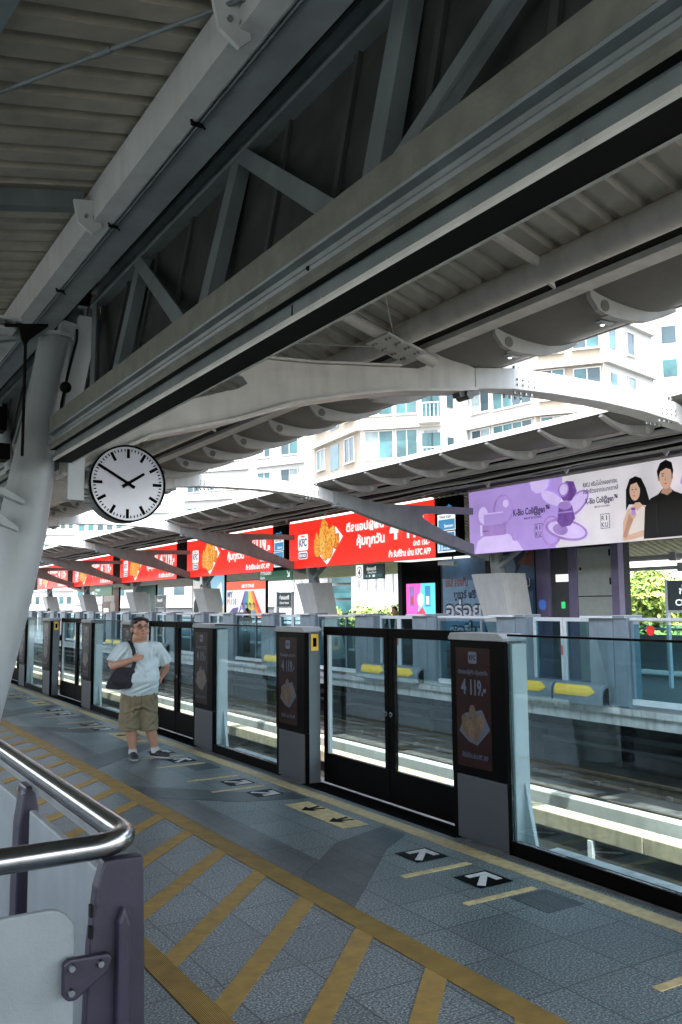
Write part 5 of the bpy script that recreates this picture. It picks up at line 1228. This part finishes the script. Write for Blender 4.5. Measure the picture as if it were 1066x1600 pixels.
tree('bright green tree behind the station name board at the right edge', 26.0, 19.3, 1.3, 2.4, 2.3, 10500, 2, .11)
tree('pale green low tree between the two bright trees at right', 24.0, 19.0, -.3, 2.0, 1.9, 7000, 3, .11)
tree('broad yellow green tree crown behind the glass at the right edge', 27.0, 21.2, -.6, 3.0, 2.2, 9000, 8, .12)
tree('light green tree seen through the nearest doorway, in front of the ribbed building', 22.5, 35.8, -.1, 2.1, 2.0, 7500, 4, .12)
tree('light green tree seen behind the person in black', 21.3, 29.8, -.1, 1.8, 1.9, 7000, 5, .12)

# ================================================================== people
SKIN = mat('skin', (.31, .165, .11), .5, var=.1, scale=12); SKINL = mat('lips', (.28, .10, .08), .5)
HAIR = mat('hair_black', (.005, .0042, .004), .45, var=.3, scale=30)
TEE = mat('tee_blue', (.36, .43, .45), .85, var=.06, scale=10, bump=.15, bscale=90)
KHAKI = mat('khaki_cloth', (.135, .112, .068), .85, var=.12, scale=9, bump=.25, bscale=80)
NAVY = mat('navy_canvas', (.008, .0075, .012), .8, var=.3, scale=8, bump=.2)
SHOE = mat('shoe_dark', (.015, .017, .02), .7, var=.2); SOLE = mat('shoe_sole', (.22, .22, .22), .7); SOCK = mat('sock_white', (.34, .34, .34), .85)
def solid(mb, name, parent, mt, vox, smooth=2, fold=None):
    """union of overlapping closed shapes as one continuous skin"""
    off = Vector(OFF[parent.name]) if parent else Vector()
    me = bpy.data.meshes.new(name); me.from_pydata([tuple(v) for v in mb.v], [], mb.f)
    bm = bmesh.new(); bm.from_mesh(me); bmesh.ops.recalc_face_normals(bm, faces=bm.faces); bm.to_mesh(me); bm.free()
    o = bpy.data.objects.new(name, me); COL.objects.link(o)
    r = o.modifiers.new('r', 'REMESH'); r.mode = 'VOXEL'; r.voxel_size = vox
    s = o.modifiers.new('s', 'SMOOTH'); s.iterations = smooth; s.factor = .5
    bpy.context.view_layer.update(); dg = bpy.context.evaluated_depsgraph_get()
    m2 = bpy.data.meshes.new_from_object(o.evaluated_get(dg)); o.modifiers.clear(); o.data = m2; bpy.data.meshes.remove(me)
    if fold:
        ns = [v.normal.copy() for v in m2.vertices]
        for v, nn in zip(m2.vertices, ns): v.co += nn * fold(v.co)
    m2.materials.clear(); m2.materials.append(mt)
    for p in m2.polygons: p.use_smooth = True
    m2.name = name
    o.parent = parent; OFF[o.name] = tuple(off)
    return o
# local frame: feet at the origin, facing -Y, x to the right as the viewer sees it
yaw = math.radians(-14)
man = thing('person', 'man in light blue T-shirt and khaki shorts with dark shoulder bag on near platform', 'person', (3.60, 10.30, .006), None, yaw)
OFF[man.name] = (0, 0, 0)
b = MB(SKIN)
hx, hy, hz = -.10, -.02, 1.522
Rh = Matrix.Rotation(math.radians(16), 3, 'Z') @ Matrix.Rotation(math.radians(-5), 3, 'X')
def hp(x, y, z): return Vector((hx, hy, hz)) + Rh @ Vector((x, y, z))
def hb(m, x, y, z, r, mt=None): m.ball(hp(x, y, z), r, mt, 18, 12, Rh)
hb(b, 0, .01, .035, (.093, .106, .098)); hb(b, 0, -.026, -.035, (.088, .080, .080)); hb(b, 0, -.046, -.078, (.056, .050, .040)); hb(b, 0, -.012, -.098, (.086, .070, .048))
b.tube([hp(0, .02, -.05), (-.10, .015, 1.38), (-.10, .02, 1.33)], [.078, .088, .10], 16)
b.tube([hp(0, -.098, .02), hp(0, -.118, -.018)], [.011, .019], 10, round_end=True); hb(b, -.016, -.107, -.021, .011); hb(b, .016, -.107, -.021, .011)
hb(b, 0, -.098, -.056, (.026, .012, .008)); hb(b, 0, -.094, -.068, (.023, .012, .008))
for s in (-1, 1):
    hb(b, s * .096, .015, -.005, (.014, .026, .036)); hb(b, s * .05, -.070, -.034, (.038, .032, .036)); hb(b, s * .037, -.09, .032, (.03, .016, .010))
# torso core, legs
b.loft([(.70, -.10, 0, .17, .14), (.9, -.10, -.03, .2, .18), (1.1, -.10, -.01, .2, .15), (1.25, -.10, .0, .2, .12), (1.33, -.10, .01, .12, .09), (1.36, -.10, .015, .08, .07)])
b.tube([(-.20, 0, .75), (-.205, -.015, .45), (-.195, -.01, .36), (-.175, .01, .27), (-.162, .02, .14), (-.158, .02, .06)], [.12, .088, .068, .064, .044, .045], 16)
b.tube([(.0, 0, .75), (.015, -.015, .45), (.03, -.01, .36), (.06, .01, .27), (.092, .02, .14), (.102, .02, .06)], [.12, .088, .068, .064, .044, .045], 16)
# arms: his right bends across the chest to hold the strap, his left rests on the hip
RW = (-.215, -.235, 1.165); LW_ = (.168, .085, .935)
b.tube([(-.28, .01, 1.29), (-.355, -.0, 1.19), (-.415, -.04, 1.105), (-.40, -.085, 1.095), (-.31, -.175, 1.13), RW], [.066, .062, .054, .052, .045, .032], 14, round_end=True)
b.tube([(.09, .01, 1.29), (.165, .04, 1.17), (.222, .085, 1.065), (.218, .095, 1.04), (.195, .095, .99), LW_], [.066, .06, .052, .05, .044, .032], 14, round_end=True)
def hand_r():
    b.ball((-.165, -.245, 1.185), (.046, .020, .038), None, 12, 8, Matrix.Rotation(-.35, 3, 'Y'))
    for i, (z, ln) in enumerate(((1.213, .070), (1.196, .078), (1.178, .072), (1.160, .058))):
        x = -.132; b.tube([(x - .02, -.252, z), (x + ln * .45, -.258, z + .014), (x + ln * .75, -.238, z + .016), (x + ln * .78, -.216, z + .012)], [.0100, .0096, .0088, .0078], 8, round_end=True)
    b.tube([(-.185, -.252, 1.21), (-.160, -.262, 1.236), (-.135, -.258, 1.250)], [.012, .0105, .009], 8, round_end=True)
def hand_l():
    b.ball((.148, .07, .905), (.030, .038, .045), None, 12, 8)
    for i, (y, ln) in enumerate(((.040, .070), (.058, .076), (.076, .072), (.093, .058))):
        b.tube([(.142, y, .885), (.125, y - .006, .885 - ln * .45), (.112, y - .012, .885 - ln * .8)], [.0100, .0094, .008], 8, round_end=True)
    b.tube([(.158, .04, .915), (.150, .018, .90), (.140, .004, .88)], [.012, .0105, .009], 8, round_end=True)
hand_r(); hand_l()
solid(b, 'body', man, SKIN, .0052, 2)
hs = MB(HAIR); hb(hs, 0, .034, .070, (.101, .110, .078)); hb(hs, 0, .062, .005, (.095, .074, .092)); hb(hs, 0, -.040, .116, (.070, .050, .026))
for s in (-1, 1): hb(hs, s * .088, .018, .040, (.016, .040, .045)); hb(hs, s * .070, -.036, .092, (.026, .046, .030))
solid(hs, 'hair', man, HAIR, .006, 1, lambda v: .004 * noise.noise(Vector((v.x * 55, v.y * 55, v.z * 22))))
m = MB(HAIR)
for s in (-1, 1): m.tube([hp(s * .018, -.098, .042), hp(s * .045, -.095, .048), hp(s * .066, -.078, .038)], [.0035, .0045, .0025], 6)
m.build('eyebrow', man, smooth=True)
m = MB(mat('eye_white', (.22, .20, .19), .3))
for s in (-1, 1): hb(m, s * .036, -.0905, .018, (.013, .008, .0045))
e = m.build('eyes', man, smooth=True)
m = MB(BLACK)
for s in (-1, 1): hb(m, s * .036 + .002, -.0975, .018, (.0062, .003, .0048))
m.build('iris', e, smooth=True)
m = MB(mat('glasses_frame', (.05, .03, .03), .3))
for s in (-1, 1):
    m.tube([hp(s * .037 + .029 * math.cos(a), -.112, .016 + .021 * math.sin(a)) for a in [i * math.pi / 9 for i in range(19)]], .0026, 6); m.tube([hp(s * .066, -.112, .02), hp(s * .09, -.05, .022), hp(s * .094, .02, .018)], .0024, 6)
m.tube([hp(-.009, -.112, .02), hp(0, -.115, .023), hp(.009, -.112, .02)], .0024, 6); gl_ = m.build('glasses', man, smooth=True)
m = MB(SKINL); hb(m, .0, -.1055, -.057, (.021, .006, .005)); hb(m, .0, -.103, -.067, (.017, .006, .005)); m.build('lips', man, smooth=True)
# shirt
c = MB()
c.loft([(.735, -.10, -.005, .205, .17), (.75, -.10, -.005, .212, .178), (.82, -.10, -.02, .226, .198), (.92, -.10, -.04, .236, .224), (1.0, -.10, -.04, .234, .218), (1.08, -.10, -.02, .226, .19), (1.17, -.10, -.005, .222, .162), (1.25, -.10, .005, .222, .142), (1.31, -.10, .012, .20, .118), (1.345, -.10, .016, .15, .095), (1.372, -.10, .018, .093, .082)], 36)
c.tube([(-.20, .012, 1.285), (-.30, .008, 1.27), (-.365, -.005, 1.19), (-.40, -.018, 1.125)], [.10, .104, .096, .099], 20); c.tube([(.0, .012, 1.285), (.10, .012, 1.27), (.165, .035, 1.18), (.205, .055, 1.105)], [.10, .104, .095, .098], 20)
def creases(segs):
    L_ = [(((u0 - 500) / 711, (1352 - v0) / 711), ((u1 - 500) / 711, (1352 - v1) / 711), a, w) for u0, v0, u1, v1, a, w in segs]
    def f(v):
        k = 0
        for (x0, z0), (x1, z1), a, w in L_:
            dx, dz = x1 - x0, z1 - z0; t_ = max(0, min(1, ((v.x - x0) * dx + (v.z - z0) * dz) / (dx * dx + dz * dz)))
            d = math.hypot(v.x - x0 - dx * t_, v.z - z0 - dz * t_); e = .5 + math.sin(math.pi * t_) * .5
            k += a * e * (math.exp(-(d / w) ** 2) - .7 * math.exp(-((d - 1.9 * w) / w) ** 2))
        return k * (1 if v.y < .03 else .4)
    return f
ct = creases([(520, 415, 515, 540, .011, .014), (610, 425, 560, 610, .013, .016), (555, 430, 545, 520, .009, .013), (385, 560, 470, 650, .014, .015), (400, 530, 500, 600, .010, .013), (470, 630, 560, 590, .010, .014), (350, 790, 490, 735, .012, .014), (420, 805, 540, 755, .011, .013), (500, 805, 585, 740, .010, .013), (240, 520, 330, 420, .011, .015), (270, 540, 340, 450, .009, .013), (640, 560, 610, 440, .011, .015), (670, 530, 630, 450, .009, .013), (575, 560, 590, 690, .010, .015), (330, 420, 400, 470, .009, .014)])
def fold_t(v): return ct(v) * max(0, min(1, (v.z - .755) / .07)) + .006 * noise.noise(Vector((v.x * 10, v.y * 9, v.z * 5 + v.x * 6)))
solid(c, 'shirt', man, TEE, .010, 3, fold_t)
# shorts
c = MB()
c.loft([(.60, -.095, 0, .20, .15), (.70, -.10, -.005, .218, .172), (.80, -.10, -.01, .215, .18), (.845, -.10, -.01, .205, .175)], 30)
c.tube([(-.195, -.0, .70), (-.205, -.008, .55), (-.212, -.012, .335)], [.125, .122, .124], 22); c.tube([(-.0, -.0, .70), (.012, -.008, .55), (.022, -.012, .325)], [.125, .118, .112], 22)
cs = creases([(385, 820, 370, 1020, .010, .014), (460, 905, 300, 960, .013, .015), (455, 940, 330, 1030, .011, .015), (460, 920, 575, 965, .012, .015), (470, 960, 560, 1060, .011, .015), (440, 990, 425, 1100, .011, .014), (285, 850, 275, 1080, .010, .016), (520, 830, 560, 900, .010, .014), (580, 1000, 480, 1090, .010, .014), (300, 1060, 420, 1095, .009, .013)])
def fold_s(v): return cs(v) + .005 * noise.noise(Vector((v.x * 10, v.y * 10, v.z * 6)))
so = solid(c, 'shorts', man, KHAKI, .010, 2, fold_s)
for q_ in ([(-.075, -.19, .80), (-.085, -.178, .70), (-.09, -.15, .60)], [(.06, -.165, .78), (.095, -.115, .69)], [(-.27, -.155, .78), (-.305, -.10, .69)]):
    m = MB(mat('khaki_dark', (.08, .065, .04), .85)); m.tube(q_, .004, 6); m.build('seam', so, smooth=True)
# socks, shoes
m = MB(SOCK); m.tube([(-.160, .02, .112), (-.158, .02, .06)], [.049, .052], 16); m.tube([(.095, .02, .122), (.103, .02, .06)], [.049, .052], 16); m.build('socks', man, smooth=True)
def shoe(x, y, ang):
    R_ = Matrix.Rotation(ang, 3, 'Z'); c = MB()
    for (yy, z, rx, ry, rz) in ((.03, .055, .046, .055, .05), (-.04, .045, .046, .08, .042), (-.115, .036, .05, .075, .034), (-.15, .032, .044, .05, .029)): c.ball(Vector((x, y, 0)) + R_ @ Vector((0, yy, z)), (rx, ry, rz), None, 14, 9, R_)
    o = solid(c, 'shoe', man, SHOE, .008, 2)
    m = MB(SOLE); pts = []
    for i in range(24):
        a = i * math.pi / 12; pts.append(Vector((x, y, 0)) + R_ @ Vector((.052 * math.cos(a) * (1 + .08 * (math.sin(a) < 0)), -.06 + .14 * math.sin(a), 0)))
    m.xy([(p.x, p.y) for p in pts], .0, .022); m.build('sole', o, bevel=.004)
shoe(-.158, .01, math.radians(4)); shoe(.108, .01, math.radians(48))
# shoulder bag with strap
bag = thing('shoulder_bag', 'dark navy shoulder bag hanging at the man\'s side', 'bag', (3.60, 10.30, .006), None, yaw); OFF[bag.name] = (0, 0, 0)
c = MB()
P = [(-.50, .855), (-.465, .95), (-.42, 1.03), (-.36, 1.075), (-.20, 1.085), (-.155, 1.02), (-.165, .93), (-.215, .845), (-.35, .83)]
c.prism(P, lambda p, a: (p[0], a, p[1]), -.235, -.105); c.ball((-.33, -.17, .93), (.15, .095, .09))
solid(c, 'body', bag, NAVY, .010, 4, lambda v: .006 * noise.noise(v * 9))
m = MB(NAVY)
st = [(-.20, -.225, 1.05), (-.175, -.215, 1.13), (-.172, -.196, 1.20), (-.182, -.165, 1.28), (-.205, -.10, 1.348), (-.225, -.02, 1.380), (-.24, .06, 1.35), (-.27, .13, 1.22), (-.31, .0, 1.08), (-.32, -.10, 1.06)]
for p, q in zip(st[:-1], st[1:]): m.bar(p, Vector(q) + (Vector(q) - Vector(p)) * .08, .042, .007, Vector((0, -1, .6)) if p[2] < 1.33 else Vector((0, 0, 1)))
m.build('strap', bag)

def passer(label, x, y, rz, top, hair_long=False, stripe=False, h=1.68):
    t = thing('person', label, 'person', (x, y, 0), None, rz); OFF[t.name] = (0, 0, 0); k = h / 1.70
    b = MB(SKIN); q = lambda *p: tuple(Vector(p) * k)
    b.ball(q(0, 0, 1.58), (.075 * k, .09 * k, .11 * k), None, 16, 10); b.ball(q(0, -.03, 1.52), (.055 * k, .055 * k, .06 * k)); b.tube([q(0, .01, 1.5), q(0, .01, 1.38)], .052, 12); b.tube([q(0, -.085, 1.585), q(0, -.105, 1.565)], .012, 8, round_end=True)
    for s in (-1, 1):
        b.ball(q(s * .076, .01, 1.57), .018); b.tube([q(s * .18, .01, 1.37), q(s * .225, .03, 1.10), q(s * .19, -.12, .93)], [.05, .042, .03], 12, round_end=True); b.ball(q(s * .185, -.15, .91), (.03, .045, .02))
        for i in range(4): b.tube([q(s * (.17 + .012 * i), -.17, .905), q(s * (.168 + .012 * i), -.215, .895 - .01 * i), q(s * (.166 + .01 * i), -.235, .875)], [.009, .008, .007], 6, round_end=True)
        b.tube([q(s * .165, -.15, .92), q(s * .15, -.19, .93)], [.010, .008], 6, round_end=True)
        b.tube([q(s * .09, 0, .9), q(s * .095, -.01, .5), q(s * .095, .02, .08)], [.085, .06, .04], 14); b.ball(q(s * .095, -.05, .04), (.045, .11, .04))
    b.loft([tuple(v * k for v in r) for r in ((.85, 0, 0, .15, .11), (1.05, 0, 0, .14, .10), (1.3, 0, 0, .17, .11), (1.4, 0, .01, .11, .08), (1.43, 0, .01, .06, .06))]); solid(b, 'body', t, SKIN, .009, 2)
    c = MB(); c.loft([tuple(v * k for v in r) for r in ((.84, 0, 0, .17, .13), (1.05, 0, 0, .16, .12), (1.3, 0, 0, .19, .125), (1.38, 0, .01, .14, .10), (1.43, 0, .01, .08, .07))])
    for s in (-1, 1): c.tube([q(s * .1, .01, 1.35), q(s * .19, .01, 1.34), q(s * .225, .025, 1.15)], [.07, .072, .068], 14)
    sh = solid(c, 'shirt', t, top, .012, 2)
    c = MB(); c.loft([tuple(v * k for v in r) for r in ((.78, 0, 0, .165, .125), (.92, 0, 0, .165, .125))])
    for s in (-1, 1): c.tube([q(s * .085, 0, .82), q(s * .095, -.01, .5), q(s * .095, .02, .1)], [.10, .08, .07], 14)
    solid(c, 'trousers', t, NAVY, .012, 2)
    c = MB(); c.ball(q(0, .018, 1.605), (.085 * k, .097 * k, .10 * k)); c.ball(q(0, .055, 1.54), (.075, .06, .09 if not hair_long else .16)); solid(c, 'hair', t, HAIR, .010, 1)
    if stripe:
        m = MB(WHITE)
        m.bar(q(-.07, -.135, 1.05), q(-.10, -.12, 1.40), .05, .012, (0, -1, 0)); m.bar(q(.07, -.135, 1.05), q(.10, -.12, 1.40), .05, .012, (0, -1, 0)); m.build('shirt_stripe', sh)
    return t
BT = mat('cloth_black', (.006, .006, .007), .85, var=.2)
passer('person in a black top with white straps waiting on the opposite platform', 13.6, 19.4, math.radians(-60), BT, True, True, 1.74)
passer('person with black hair seen far away beside the leaning column', 14.2, 60.5, math.radians(-70), mat('cloth_grey', (.3, .32, .35), .85), False, False, 1.72)
passer('dark haired person partly hidden by the opposite screens under the rainbow poster', 13.9, 29.2, math.radians(-80), BT, True, False, 1.70)

# ================================================================== camera, sun, sky
cam = bpy.data.cameras.new('camera'); co = bpy.data.objects.new('camera', cam); COL.objects.link(co); S.camera = co
f_px, W_, Hh = 1370.0, 1066.0, 1600.0
vpx, vpy, roll = -314.0, 952.0, math.radians(.5)
Yc = Vector((vpx - W_ / 2, vpy - Hh / 2, f_px)).normalized()
a_, b_ = -math.sin(roll), -math.cos(roll); c_ = -(a_ * Yc.x + b_ * Yc.y) / Yc.z
Uc = Vector((a_, b_, c_)).normalized(); Xc = Yc.cross(Uc)
# rows: world X, Y, Z seen in camera space (x right, y down, z forward)
right = Vector((Xc.x, Yc.x, Uc.x)); down = Vector((Xc.y, Yc.y, Uc.y)); fwd = Vector((Xc.z, Yc.z, Uc.z))
M = Matrix((right, -down, -fwd)).transposed().to_4x4(); M.translation = Vector((0, 0, H))
co.matrix_world = M
cam.sensor_fit = 'HORIZONTAL'; cam.sensor_width = 36; cam.lens = f_px / W_ * 36; cam.clip_start = .05; cam.clip_end = 3000
SUN = Vector((-.17, -.30, .94)).normalized()
el = math.asin(SUN.z); az = math.atan2(SUN.x, SUN.y)
ld = bpy.data.lights.new('sun', 'SUN'); ld.energy = 2.4; ld.angle = math.radians(.6); ld.color = (1, .96, .90)
lo = bpy.data.objects.new('sun', ld); COL.objects.link(lo); lo.rotation_euler = SUN.to_track_quat('Z', 'Y').to_euler(); lo.location = (0, 0, 60)
w = bpy.data.worlds.new('World'); S.world = w; w.use_nodes = True; nt = w.node_tree; N = nt.nodes; L = nt.links
sk = N.new('ShaderNodeTexSky'); sk.sky_type = 'NISHITA'; sk.sun_disc = False; sk.sun_elevation = el; sk.sun_rotation = az
sk.air_density = 1.0; sk.dust_density = 3.5; sk.ozone_density = 1.0
hsv = N.new('ShaderNodeHueSaturation'); hsv.inputs['Saturation'].default_value = .55; L.new(sk.outputs['Color'], hsv.inputs['Color'])
bg = N['Background']; bg.inputs['Strength'].default_value = .15; L.new(hsv.outputs['Color'], bg.inputs['Color'])
v = S.view_settings; v.view_transform = 'Standard'; v.look = 'None'; v.gamma = 1; v.exposure = 3.4
S.cycles.max_bounces = 8; S.cycles.diffuse_bounces = 4; S.cycles.transparent_max_bounces = 16; S.cycles.glossy_bounces = 4
S.cycles.use_denoising = True
